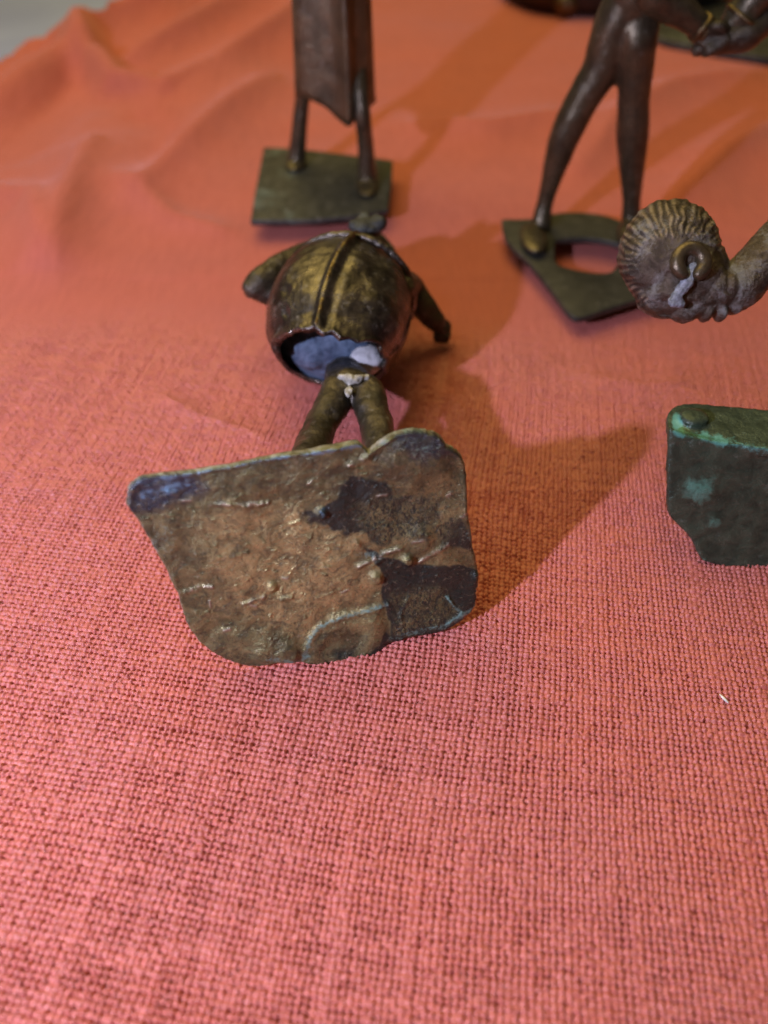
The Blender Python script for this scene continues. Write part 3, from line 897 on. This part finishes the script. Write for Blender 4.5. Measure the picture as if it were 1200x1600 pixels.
# arms
am = MB()
am.tube([atz(476, 396, 0.0215), atz(446, 412, 0.0215), atz(412, 436, 0.0215), atz(396, 450, 0.0205)], [0.0028, 0.0032, 0.0034, 0.0028], 16, 5)
am.tube([atz(400, 450, 0.020), atz(425, 458, 0.018), atz(450, 450, 0.016)], [0.0030, 0.0032, 0.0028], 16, 5)
am.fuse('arm', M['limb'], top_fig, 0.0004, 5, rough_cast(0.0002, 500))
am = MB()
am.tube([on_tunic(0.66, 12, -0.002), atz(638, 448, 0.017), atz(662, 480, 0.012), atz(680, 502, 0.0085)], [0.0034, 0.0036, 0.0033, 0.0027], 16, 5)
hd = atz(690, 511, 0.0060)
am.ball(hd, (0.0026, 0.0030, 0.0022), None)
for q in range(4):
    am.tube([hd + [(-.0016 + q * .0011), -.0010, 0], hd + [(-.0016 + q * .0011), -.0028, -.0012], hd + [(-.0014 + q * .0009), -.0026, -.0028]], [.0007, .00065, .0005], 8, 3)
am.fuse('arm', M['dark'], top_fig, 0.0003, 3, rough_cast(0.0002, 500))
# neck and head, mostly hidden behind the chest
nk = MB()
nk.tube([NC - AX * 0.006, NC + AX * 0.003 + [0.001, 0, 0.001], NC + AX * 0.009 + [0.002, 0, 0.0005]], [0.0052, 0.0040, 0.0042], 18, 4)
hc = NC + np.array([0.0025, 0.0170, -0.0105])
nk.ball(aty(572, 356, 0.1810), (0.0040, 0.0036, 0.0024), None, 20, 12)
nk.ball(aty(590, 350, 0.1810), (0.0022, 0.0022, 0.0022), None, 20, 12)
nk.ball(aty(556, 352, 0.1810), (0.0018, 0.0020, 0.0016), None, 20, 12)
nk.ball(aty(570, 343, 0.1830), (0.0017, 0.0022, 0.0016), None, 20, 12)
nk.ball(hc, (0.0085, 0.0090, 0.0100), None, 28, 18)
nk.ball(hc + [0, -0.002, 0.0090], (0.0017, 0.0026, 0.0016), None)
nk.ball(hc + [-0.0085, 0, 0], (0.0014, 0.002, 0.003), None); nk.ball(hc + [0.0085, 0, 0], (0.0014, 0.002, 0.003), None)
nk.fuse('head', M['base_green'], top_fig, 0.0004, 4, rough_cast(0.0004, 500))

# ------------------------------------------------------------------ robed figurine standing at the back
BZ = 0.0022
def clothed(pts, z=0.0): return [atz(u, v, z) for u, v in pts]
bq = clothed([(412, 229), (470, 232), (545, 241), (614, 250), (612, 285), (607, 326), (560, 336), (480, 343), (391, 344), (398, 300)], 0.0075)
c0 = np.mean(bq, axis=0)
robed = thing('figurine', (c0[0], c0[1], 0.005), 'robed bronze figurine standing on a rectangular green base behind the toppled one', 'figurine')
mb = MB(); mb.prism(bq, (0, 0, 1), 0.0020)
o = mb.build('base_plate', M['base_green'], robed, 0.0006)
fL = atz(462, 252, 0.0085); fR = atz(574, 282, 0.0085)
lgm = MB()
yL, yR = fL[1], fR[1]; ym = (yL + yR) / 2
lgm.tube([fL + [0, 0, -.001], aty(468, 200, yL), aty(475, 140, yL), aty(488, 60, ym + .002)], [0.0034, 0.0026, 0.0026, 0.0028], 16, 5)
lgm.tube([fR + [0, 0, -.001], aty(571, 225, yR), aty(565, 165, yR), aty(555, 60, ym + .003)], [0.0036, 0.0026, 0.0028, 0.0028], 16, 5)
lgm.ball(fL + [0, -.002, 0], (0.0036, 0.006, 0.0010), None); lgm.ball(fR + [0, -.004, 0], (0.0038, 0.008, 0.0012), None)
ym = (yL + yR) / 2
hipp = aty(525, 20, ym)
lgm.tube([hipp, hipp + [0, 0, 0.02], hipp + [0, 0, 0.036]], [0.0055, 0.006, 0.006], 20, 4)
lgm.tube([hipp + [-0.010, 0, 0.036], hipp + [0.0, 0, 0.040], hipp + [0.010, 0, 0.036]], [0.004, 0.005, 0.004], 16, 4)
lgm.tube([hipp + [0, 0, 0.040], hipp + [0, 0, 0.048]], [0.0035, 0.0035], 14, 3)
lgm.ball(hipp + [0, 0, 0.055], (0.008, 0.009, 0.0095), None)
lgm.ball(hipp + [0, -0.009, 0.054], (0.0015, 0.002, 0.002), None)
for sx in (-1, 1):
    lgm.tube([hipp + [sx * 0.010, 0, 0.036], hipp + [sx * 0.015, -0.002, 0.030], hipp + [sx * 0.016, -0.010, 0.036]], [0.0034, 0.003, 0.0026], 12, 4)
lgm.fuse('body', M['leg'], robed, 0.0006, 4, rough_cast(0.00012, 300))
# robe: a folded sheet, deeper in the middle, its hem running down to a point
cols = [(463, 150, -.001), (468, 152, -.003), (478, 152, -.0045), (495, 160, -.0055), (510, 168, -.006), (525, 182, -.007), (538, 193, -.009), (546, 197, -.0105), (552, 188, -.0085), (558, 178, -.006), (568, 172, -.004), (578, 166, -.002), (586, 158, .002)]
NR_ = 26
Vr, Fr = [], []
ztop = hipp[2] + 0.036
CC = catmull(np.array(cols, float), 5)
for j in range(NR_ + 1):
    for (u, v, dy) in CC:
        lo_p = aty(u, v, ym + dy)
        f = j / NR_
        xx = lo_p[0] + (hipp[0] + (lo_p[0] - hipp[0]) * (0.80) - lo_p[0]) * f
        zz = lo_p[2] + (ztop - lo_p[2]) * f
        Vr.append((xx, ym + dy * (1 - 0.1 * f), zz))
nc = len(CC)
for j in range(NR_):
    for i in range(nc - 1): Fr.append((j * nc + i, j * nc + i + 1, (j + 1) * nc + i + 1, (j + 1) * nc + i))
# back sheet
bo = len(Vr)
for j in range(NR_ + 1):
    f = j / NR_
    for i in range(nc):
        p = Vr[j * nc + i]
        s_ = (i / (nc - 1) - 0.5) * 2
        Vr.append((p[0], ym + 0.010 * math.sqrt(max(0, 1 - s_ * s_)) + 0.001, p[2] if j else max(p[2], aty(520, 158, ym)[2])))
for j in range(NR_):
    for i in range(nc - 1): Fr.append((bo + j * nc + i, bo + (j + 1) * nc + i, bo + (j + 1) * nc + i + 1, bo + j * nc + i + 1))
    for e in (0, nc - 1):
        Fr.append((j * nc + e, (j + 1) * nc + e, bo + (j + 1) * nc + e, bo + j * nc + e))
rb = MB(); rb.add(Vr, Fr)
me = rb.mesh('robe')
o = bpy.data.objects.new('tmp', me); COL.objects.link(o)
m = o.modifiers.new('s', 'SOLIDIFY'); m.thickness = 0.0009; m.offset = 0
me = baked(o, 'robe')
link('robe', me, M['robe'], robed)

# ------------------------------------------------------------------ long-legged figurine at the back right
bz = 0.006
outer = [(784, 338), (800, 342), (840, 340), (865, 333), (905, 331), (945, 336), (978, 347), (1010, 352), (1045, 360), (1060, 400), (1050, 450), (1000, 466), (950, 482), (912, 494), (892, 491), (862, 452), (828, 410), (795, 378), (786, 355)]
inner = [(867, 382), (872, 374), (900, 371), (935, 373), (965, 380), (985, 390), (985, 408), (968, 410), (955, 424), (930, 426), (895, 420), (870, 410)]
Oc = catmull(np.array([atz(u, v, bz) for u, v in outer + outer[:1]]), 6)[:-1]
Ic = catmull(np.array([atz(u, v, bz) for u, v in inner + inner[:1]]), 6)[:-1]
cen = Ic.mean(0)
def resamp(P, n):                   # by angle about the hole's centre
    a = np.arctan2(P[:, 1] - cen[1], P[:, 0] - cen[0]); o_ = np.argsort(a); a = a[o_]; P = P[o_]
    q = np.linspace(-math.pi, math.pi, n, endpoint=False)
    a3 = np.r_[a - 2 * math.pi, a, a + 2 * math.pi]; P3 = np.vstack([P, P, P])
    return np.stack([np.interp(q, a3, P3[:, k]) for k in range(3)], -1)
n_ = 120
O_, I_ = resamp(Oc, n_), resamp(Ic, n_)
strider = thing('figurine', (cen[0], cen[1], 0.003), 'long-legged bronze figurine striding on an open ring-shaped base at the upper right', 'figurine')
V = np.vstack([O_, I_, O_ - [0, 0, .002], I_ - [0, 0, .002]])
k = np.arange(n_); j = (k + 1) % n_
F = np.vstack([np.stack([k, j, n_ + j, n_ + k], -1), np.stack([2 * n_ + k, 3 * n_ + k, 3 * n_ + j, 2 * n_ + j], -1), np.stack([k, 2 * n_ + k, 2 * n_ + j, j], -1), np.stack([n_ + k, n_ + j, 3 * n_ + j, 3 * n_ + k], -1)])
mb = MB(); mb.add(V, [tuple(map(int, q)) for q in F]); mb.build('base_plate', M['base_olive'], strider, 0.0005)
yf = atz(845, 345, bz + .001)[1]
yg = atz(985, 352, bz + .001)[1]
bd = MB()
P = lambda u, v, y: aty(u, v, y)
bd.tube([P(845, 352, yf - .002), P(854, 308, yf), P(882, 215, yf), P(914, 150, yf), P(941, 104, yf), P(957, 54, yf), P(975, 10, yf)], [0.0032, 0.0026, 0.0044, 0.0047, 0.0053, 0.0058, 0.0060], 20, 6)
bd.tube([P(985, 352, yg), P(987, 308, yg), P(988, 215, yg), P(990, 160, yg), P(993, 105, yg), P(995, 60, yg), P(998, 10, yf)], [0.0030, 0.0028, 0.0045, 0.0043, 0.0048, 0.0054, 0.0060], 20, 6)
bd.ball(P(833, 372, atz(833, 372, bz + .002)[1]), (0.0042, 0.0090, 0.0014), None)
bd.ball(P(990, 372, atz(990, 372, bz + .002)[1]), (0.0050, 0.0100, 0.0030), None)
hp = P(992, -10, yf)
bd.tube([P(988, 50, yf), hp, hp + [0, 0, .015], hp + [0, 0, .032], hp + [0, 0, .044]], [0.0050, 0.0072, 0.0070, 0.0095, 0.0080], 20, 5)
bd.tube([hp + [-.012, 0, .042], hp + [0, 0, .046], hp + [.012, 0, .042]], [.004, .006, .004], 14, 4)
bd.tube([hp + [0, 0, .046], hp + [0, 0, .056]], [.0035, .0035], 14, 3)
bd.ball(hp + [0, 0, .064], (.008, .009, .0105), None)
bd.ball(hp + [0, -.009, .063], (.0016, .002, .0025), None)
ya = yf - 0.012
sh = hp + [.013, 0, .040]
el = P(1018, -30, ya)
# forearm to the hand
bd.tube([sh, (sh + el) / 2 + [.003, 0, 0], el, P(1042, 4, ya), P(1068, 20, ya), P(1094, 42, ya), P(1104, 52, ya)], [0.004, 0.004, 0.0042, 0.0042, 0.0036, 0.0029, 0.0030], 16, 5)
sh2 = hp + [-.013, 0, .040]
bd.tube([sh2, sh2 + [-.006, -.002, -.014], sh2 + [-.002, -.012, -.026]], [.004, .0035, .003], 14, 4)
bd.fuse('body', M['leg'], strider, 0.0006, 4, rough_cast(0.00012, 260))
# hand: palm and five fingers closing round the wrist of the tool
hm = MB()
hm.ball(P(1112, 56, ya), (.0048, .0036, .0036), None)
for (a_, b_, c_, r_) in (((1120, 50), (1135, 62), (1128, 72), .0014), ((1114, 56), (1128, 70), (1118, 77), .0014), ((1108, 62), (1118, 76), (1108, 82), .0013), ((1102, 66), (1110, 79), (1101, 85), .0012), ((1110, 45), (1124, 42), (1136, 47), .0014)):
    hm.tube([P(*a_, ya - .002), P(*b_, ya - .004), P(*c_, ya - .003)], [r_, r_, r_ * .8], 10, 4)
hm.fuse('hand', M['dark'], strider, 0.0004, 2, rough_cast(0.0002, 400))
rg = MB()
for dz, r_ in ((0, .0009), (.0016, .0007)):
    cpt = P(1094, 42, ya); ax = P(1104, 52, ya) - P(1068, 20, ya); ax /= np.linalg.norm(ax)
    u1 = np.cross(ax, [0, 1, 0]); u1 /= np.linalg.norm(u1); u2 = np.cross(ax, u1)
    pts = [cpt + ax * (dz + .0004 * math.sin(3 * a)) + (u1 * math.cos(a) + u2 * math.sin(a)) * .0027 for a in np.linspace(0, 2 * math.pi, 13)]
    rg.tube(pts, [r_] * 13, 8, 3)
rg.fuse('bracelet', M['gold'], strider, 0.00035, 1)

# slab held in the hand, coming from the right
tl = thing('hand_drum', tuple(P(1150, 52, ya)), 'dark bronze block with a flared cuff held in the striding figurine\'s hand', 'carved block')
hb = MB()
hb.tube([P(1098, 74, ya), P(1125, 62, ya), P(1160, 52, ya), P(1186, 38, ya)], [.0030, .0048, .0062, .0052], 16, 5, 0.7)
hb.fuse('block', M['dark'], tl, 0.0005, 2, rough_cast(0.0002, 300))
hb = MB()
hb.tube([P(1160, 26, ya), P(1172, 10, ya), P(1190, -14, ya), P(1215, -45, ya)], [.0048, .0042, .0042, .0046], 18, 5)
hb.fuse('sleeve', M['leg'], tl, 0.0005, 2, rough_cast(0.0003, 300))
cf = MB()
cpt = P(1162, 26, ya); ax = P(1190, -14, ya) - P(1160, 26, ya); ax /= np.linalg.norm(ax)
u1 = np.cross(ax, [0, 1, 0]); u1 /= np.linalg.norm(u1); u2 = np.cross(ax, u1)
cf.tube([cpt + (u1 * math.cos(a) + u2 * math.sin(a)) * .0046 for a in np.linspace(0, 2 * math.pi, 17)], [.0007] * 17, 8, 3)
cf.fuse('cuff', M['gold'], tl, 0.0004, 1)
tl.name = 'carved_block'

# ------------------------------------------------------------------ bending figurine at the right edge
SC = 0.150 / FPX
HD = 0.150
def hp3(u, v, d=0.0):               # head space: photo pixels at the head's depth, d metres towards us
    return atd(u, v, HD) - FWD * d
ground_y = atz(1060, 888, 0)[1]
bend = thing('figurine', (0.085, ground_y + 0.006, 0.0), 'bending bronze figurine at the right edge with head hanging over a dark green base', 'figurine')
# stepped base
yb = ground_y
face = [(1044, 640), (1043, 700), (1044, 770), (1050, 808), (1066, 830), (1080, 842), (1092, 868), (1105, 880), (1150, 892), (1205, 899), (1420, 905), (1420, 705), (1205, 700), (1120, 688), (1075, 680), (1052, 668)]
face = [(1046, 668), (1044, 720), (1044, 775), (1047, 806), (1060, 822), (1076, 836), (1086, 852), (1094, 870), (1108, 880), (1150, 888), (1205, 897), (1420, 915), (1420, 720), (1205, 702), (1150, 694), (1100, 686), (1065, 678)]
lean = 0.35
def on_face(u, v):
    d = ray(u, v); n = np.array([0, -1.0, lean]); n /= np.linalg.norm(n)
    q0 = np.array([0, yb, 0.0]); k = ((q0 - CAMP) @ n) / (d @ n); return CAMP + d * k
fpts = [on_face(u, v) for u, v in face]
fb_ = MB(); nrm = np.array([0, -1.0, lean]); nrm /= np.linalg.norm(nrm)
poly = catmull(np.array(fpts + fpts[:1]), 3)[:-1]
fb_.prism(poly, nrm, 0.0016)
ztop_ = on_face(1150, 694)[2]
tp = [atz(u, v, ztop_) for u, v in [(1044, 668), (1043, 650), (1052, 636), (1080, 629), (1130, 633), (1205, 640), (1420, 660), (1420, 722), (1205, 702), (1150, 694), (1100, 686), (1060, 679)]]
tp = catmull(np.array(tp + tp[:1]), 3)[:-1]
fb_.prism(tp, (0, 0, 1), 0.0018)
fb_.ball(atz(1085, 652, ztop_ + 0.0008), (.0028, .0026, .0010), None)
def basefn(co, no):
    d = fbm(co[:, 0] * 300, co[:, 1] * 300, co[:, 2] * 300, 4) * 0.00016
    U, Vv = px_of(co)
    v1 = 1.25 * np.maximum(blob(U, Vv, 1092, 766, 27, 22), 0.75 * blob(U, Vv, 1117, 815, 14, 12))
    line, _ = seg_dist(U, Vv, [(1055, 655), (1062, 674), (1105, 684), (1150, 694), (1205, 704)])
    lm = np.exp(-(line / 11) ** 2)
    v2 = 1.25 * lm * (0.45 + 0.55 * smoothstep(-0.2, 0.3, fbm(U / 22, Vv / 22, None, 2)))
    low, _ = seg_dist(U, Vv, [(1094, 872), (1108, 882), (1150, 890), (1205, 899)])
    v3 = 0.7 * np.exp(-(low / 6) ** 2)
    return co + no * (d + 0.0003 * v1)[:, None], {'verd': np.clip(v1 + v3, 0, 1), 'turq': np.clip(v2, 0, 1)}
t = NT('dark_green_base')
n1 = t.noise(300, 6, 0.65, 0.4); n2 = t.noise(1500, 5, 0.7)
base = t.mix(t.ramp(n1, 0.35, 0.68), C4(0.030, 0.047, 0.032), C4(0.085, 0.120, 0.080))
base = t.mix(t.rng(n2, 0.60, 0.75, 0, 0.5), base, C4(0.15, 0.16, 0.13))
vm = t.rng(t.math('ADD', t.attr('verd'), t.math('MULTIPLY', t.math('SUBTRACT', n1, 0.5), 3.0)), 0.45, 1.0, 0, 0.85)
base = t.mix(vm, base, C4(0.10, 0.24, 0.18))
spk = t.rng(t.noise(420, 5, 0.8, 0.5), 0.60, 0.68, 0, 0.55)
base = t.mix(spk, base, C4(0.16, 0.22, 0.18))
tm = t.rng(t.math('ADD', t.attr('turq'), t.math('MULTIPLY', t.math('SUBTRACT', n2, 0.5), 1.2)), 0.4, 0.8, 0, 0.9)
base = t.mix(tm, base, C4(0.12, 0.36, 0.32))
t.val(t.b.inputs['Base Color'], base)
nm_ = t.math('MAXIMUM', vm, tm)
t.val(t.b.inputs['Metallic'], t.rng(nm_, 0, 1, 0.35, 0.05)); t.val(t.b.inputs['Roughness'], t.rng(n1, 0.3, 0.7, 0.38, 0.22))
t.l.new(t.bump(t.math('ADD', n1, t.math('MULTIPLY', n2, 0.5)), 0.0003, 1.0), t.b.inputs['Normal'])
fb_.fuse('base_plate', t.m, bend, 0.00045, 2, basefn)

# body: out of frame mostly; legs on the base, back bent over, neck reaching to the head
bb = MB()
stand = atz(1330, 690, ztop_)
hips = stand + np.array([0.020, 0.020, 0.050])
neck_in = hp3(1128, 440, 0.000); neck_a = hp3(1158, 436, 0.0); neck_b = hp3(1195, 405, 0.0); neck_c = hp3(1260, 350, -0.002)
bb.tube([stand + [0, 0, -.001], stand + [0.004, .004, .018], stand + [.012, .012, .034], hips], [.0035, .0040, .0045, .006], 16, 5)
stand2 = stand + np.array([0.018, -0.002, 0])
bb.tube([stand2 + [0, 0, -.001], stand2 + [0.004, .004, .018], stand2 + [.008, .014, .034], hips + [.004, 0, 0]], [.0035, .0040, .0045, .006], 16, 5)
bb.tube([hips, hips + [-.012, .008, .006], (hips + neck_c) / 2 + [0.004, .006, .010], neck_c + [.010, .002, .004], neck_c], [.0085, .0085, .0095, .0085, .0050], 20, 6)
arm_s = neck_c + [.010, 0, .002]
bb.tube([arm_s, arm_s + [.004, -.012, -.020], arm_s + [.010, -.020, -.038]], [.0035, .003, .0026], 12, 5)
# head core: pieces in photo pixels at the head's depth, sizes in px
A3 = [RIGHT, UPV, -FWD]
def hb_(u, v, d, ru, rv, rd, rot=0.0):
    c_, s_ = math.cos(rot), math.sin(rot)
    ax = [RIGHT * c_ + UPV * s_, -RIGHT * s_ + UPV * c_, -FWD]
    bb.ball(hp3(u, v, d * SC), (ru * SC, rv * SC, rd * SC), ax, 40, 26)
hb_(1046, 395, -4, 76, 80, 70)                    # skull with hair
hb_(1072, 425, 0, 64, 62, 56)                     # side of the face
hb_(1108, 452, -2, 52, 37, 46, 0.05)               # jaw
hb_(1048, 455, -6, 50, 40, 52)                    # forehead
hb_(1068, 489, 0, 22, 15, 24, -0.1)               # nose
hb_(1084, 476, 0, 24, 22, 30)
hb_(1102, 490, 0, 9, 13, 22)                   # lips
hb_(1125, 489, 0, 9.5, 14, 22, 0.2)
hb_(1145, 468, -2, 22, 23, 26)                    # chin
bb.tube([hp3(1100, 446, -.001), hp3(1146, 448, -.0005), hp3(1172, 428, 0), neck_b, neck_c], [38 * SC, 40 * SC, 37 * SC, 38 * SC, 46 * SC], 22, 6)
def headfn(co, no):
    U, Vv = px_of(co)
    q = co - hp3(1046, 395, 0)
    inhead = (np.linalg.norm(co - hp3(1060, 420, 0), axis=1) < 115 * SC)
    a = np.arctan2(-(Vv - 425), U - 1058); rr = np.hypot(U - 1058, Vv - 425)
    # hairline: behind the ear, from the forehead (lower left) over the top to the nape
    hair_in = np.where(a > 0, 62 + 6 * np.sin(a * 3), 62) 
    ang = np.degrees(a) % 360
    hairsec = smoothstep(22, 34, ang) * (1 - smoothstep(222, 236, ang))
    hair = smoothstep(hair_in - 4, hair_in + 4, rr + 5 * fbm(U / 12, Vv / 12, None, 2)) * hairsec * inhead
    # strands radiating away from the ear
    dpt = (co @ (-FWD)) / SC
    strand = np.sin(a * 50 + 2.2 * vnoise(rr / 14, a * 6) + dpt * 0.02)
    d = hair * (0.00022 + 0.00008 * strand * smoothstep(0, 30, rr - hair_in + 10)) * (0.55 + 0.5 * fbm(a * 5, rr / 20, None, 2))
    d = d + inhead * 0.00022 * hair * fbm(a * 11, rr / 16, dpt / 30, 3)
    d = d + 0.00014 * fbm(U / 11, Vv / 11, dpt / 11, 4)
    # eye socket notch filled with residue
    eye = blob(U, Vv, 1042, 480, 14, 15) * (dpt > dpt[inhead].mean())
    d = d - 0.0010 * eye
    # cheek crease
    cr, _ = seg_dist(U, Vv, [(1120, 395), (1140, 425), (1140, 455)])
    d = d - 0.0004 * np.exp(-(cr / 5) ** 2) * inhead
    cr, _ = seg_dist(U, Vv, [(1060, 470), (1085, 466), (1110, 472)])
    d = d + 0.0003 * np.exp(-(cr / 5) ** 2) * inhead
    return co + no * d[:, None], {'hair': hair * 1.0, 'crest': np.clip(hair * (strand * .5 + .5), 0, 1)}
t = NT('weathered_bronze_head')
n1 = t.noise(380, 6, 0.65, 0.4); n2 = t.noise(1700, 6, 0.72); n3 = t.noise(140, 4, 0.6, 1.0)
base = t.mix(t.ramp(n1, 0.36, 0.66), C4(0.072, 0.056, 0.040), C4(0.17, 0.135, 0.10))
base = t.mix(t.math('MULTIPLY', t.attr('crest'), t.rng(n1, 0.42, 0.56, 0.1, 0.85)), base, C4(0.38, 0.31, 0.22))
base = t.mix(t.math('MULTIPLY', t.math('SUBTRACT', t.attr('hair'), t.attr('crest')), 0.75), base, C4(0.035, 0.030, 0.024))  # groove shade painted into the colour, against paler crests, to deepen the strands
dm = t.rng(t.math('ADD', t.math('MULTIPLY', n3, 0.6), t.math('MULTIPLY', n2, 0.4)), 0.50, 0.62, 0, 0.65)
base = t.mix(dm, base, C4(0.27, 0.27, 0.25))
t.val(t.b.inputs['Base Color'], base)
t.val(t.b.inputs['Metallic'], t.rng(dm, 0, 0.65, 0.75, 0.2)); t.val(t.b.inputs['Roughness'], t.math('ADD', t.rng(n1, 0.3, 0.7, 0.5, 0.34), t.math('MULTIPLY', dm, 0.25)))
t.l.new(t.bump(t.math('ADD', n1, t.math('MULTIPLY', n2, 0.7)), 0.0005, 1.0), t.b.inputs['Normal'])
bb.fuse('body', t.m, bend, 0.00030, 2, headfn)
# ear: a thick open ring
eb = MB()
ep = []
for a in np.linspace(math.radians(232), math.radians(-52), 13):
    ep.append(hp3(1055 + 20 * math.cos(a), 430 - 21 * math.sin(a), (66 - 6) * SC))
eb.tube(ep, [9.5 * SC, 11 * SC] + [11.5 * SC] * 10 + [10.5 * SC], 16, 4)
eb.fuse('ear', M['ear'], bend, 0.00018, 2)
# greyish residue trailing from the ear to the eye
rb_ = MB()
for (u, v, d, r) in ((1060, 436, 55, 8), (1058, 447, 55, 8), (1052, 457, 54, 9), (1046, 466, 50, 8), (1040, 475, 46, 7.5), (1037, 483, 42, 8), (1046, 485, 41, 7)):
    rb_.ball(hp3(u, v, d * SC), (1.2 * r * SC, 1.15 * r * SC, 7 * SC), A3, 16, 10)
rb_.fuse('residue', M['residue'], bend, 0.00018, 8, rough_cast(0.00012, 1500))

# ------------------------------------------------------------------ things in the background
# grey-green base of a further figurine, upper right
fz = 0.004
fp = [atz(u, v, fz) for u, v in [(985, 42), (1040, 60), (1120, 76), (1200, 88), (1330, 106), (1380, 40), (1200, 10), (1060, -6), (1000, 0)]]
c1 = np.mean(fp, axis=0)
far_base = thing('stand', (c1[0], c1[1], 0.0), 'flat grey green metal stand at the far right edge of the cloth', 'metal stand')
mb = MB(); mb.prism(fp, (0, 0, 1), 0.004); mb.build('stand_plate', M['base_green'], far_base, 0.001)
ft_ = MB()
q = atz(1260, 30, fz)
ft_.tube([q, q + [0, 0, .02], q + [0, .004, .05], q + [0, .004, .07]], [.006, .005, .009, .010], 16, 5)
ft_.fuse('stand_post', M['dark'], far_base, .0008, 3)
# dark bowl with brass knobs
c2 = atz(985, 34, 0.0); c2 = c2 + np.array([0.000, 0.046, 0])
bowl = thing('vessel', (c2[0], c2[1], 0.0), 'nearly black round vessel with a brass knob, blurred behind the striding figurine', 'vessel')
bv = MB()
rp = [(0.0, 0.001), (0.050, 0.001), (0.054, 0.006), (0.054, 0.018), (0.052, 0.034), (0.048, 0.050), (0.042, 0.056), (0.0, 0.058)]
RPp = rp
Vv, Ff, ns = [], [], 64
for (r_, z_) in RPp:
    for kk in range(ns):
        a = 2 * math.pi * kk / ns; Vv.append(c2 + np.array([math.cos(a) * max(r_, 1e-5) * 1.22, math.sin(a) * max(r_, 1e-5) * 0.85, z_]))
for jj in range(len(RPp) - 1):
    for kk in range(ns):
        k2_ = (kk + 1) % ns; Ff.append((jj * ns + kk, jj * ns + k2_, (jj + 1) * ns + k2_, (jj + 1) * ns + kk))
bv.add(Vv, Ff)
tv = NT('black_lacquer'); nn = tv.noise(60, 4)
tv.val(tv.b.inputs['Base Color'], tv.mix(tv.ramp(nn, 0.4, 0.7), C4(0.006, 0.005, 0.004), C4(0.03, 0.012, 0.006))); tv.b.inputs['Roughness'].default_value = 0.45
bv.build('bowl', tv.m, bowl)
kb = MB(); kp = aty(886, 6, c2[1] - 0.038); kb.ball(kp, (.0065, .006, .0065), None); kb.ball(kp + [0, .006, 0], (.004, .006, .004), None)
kb.build('knob', M['gold'], bowl)
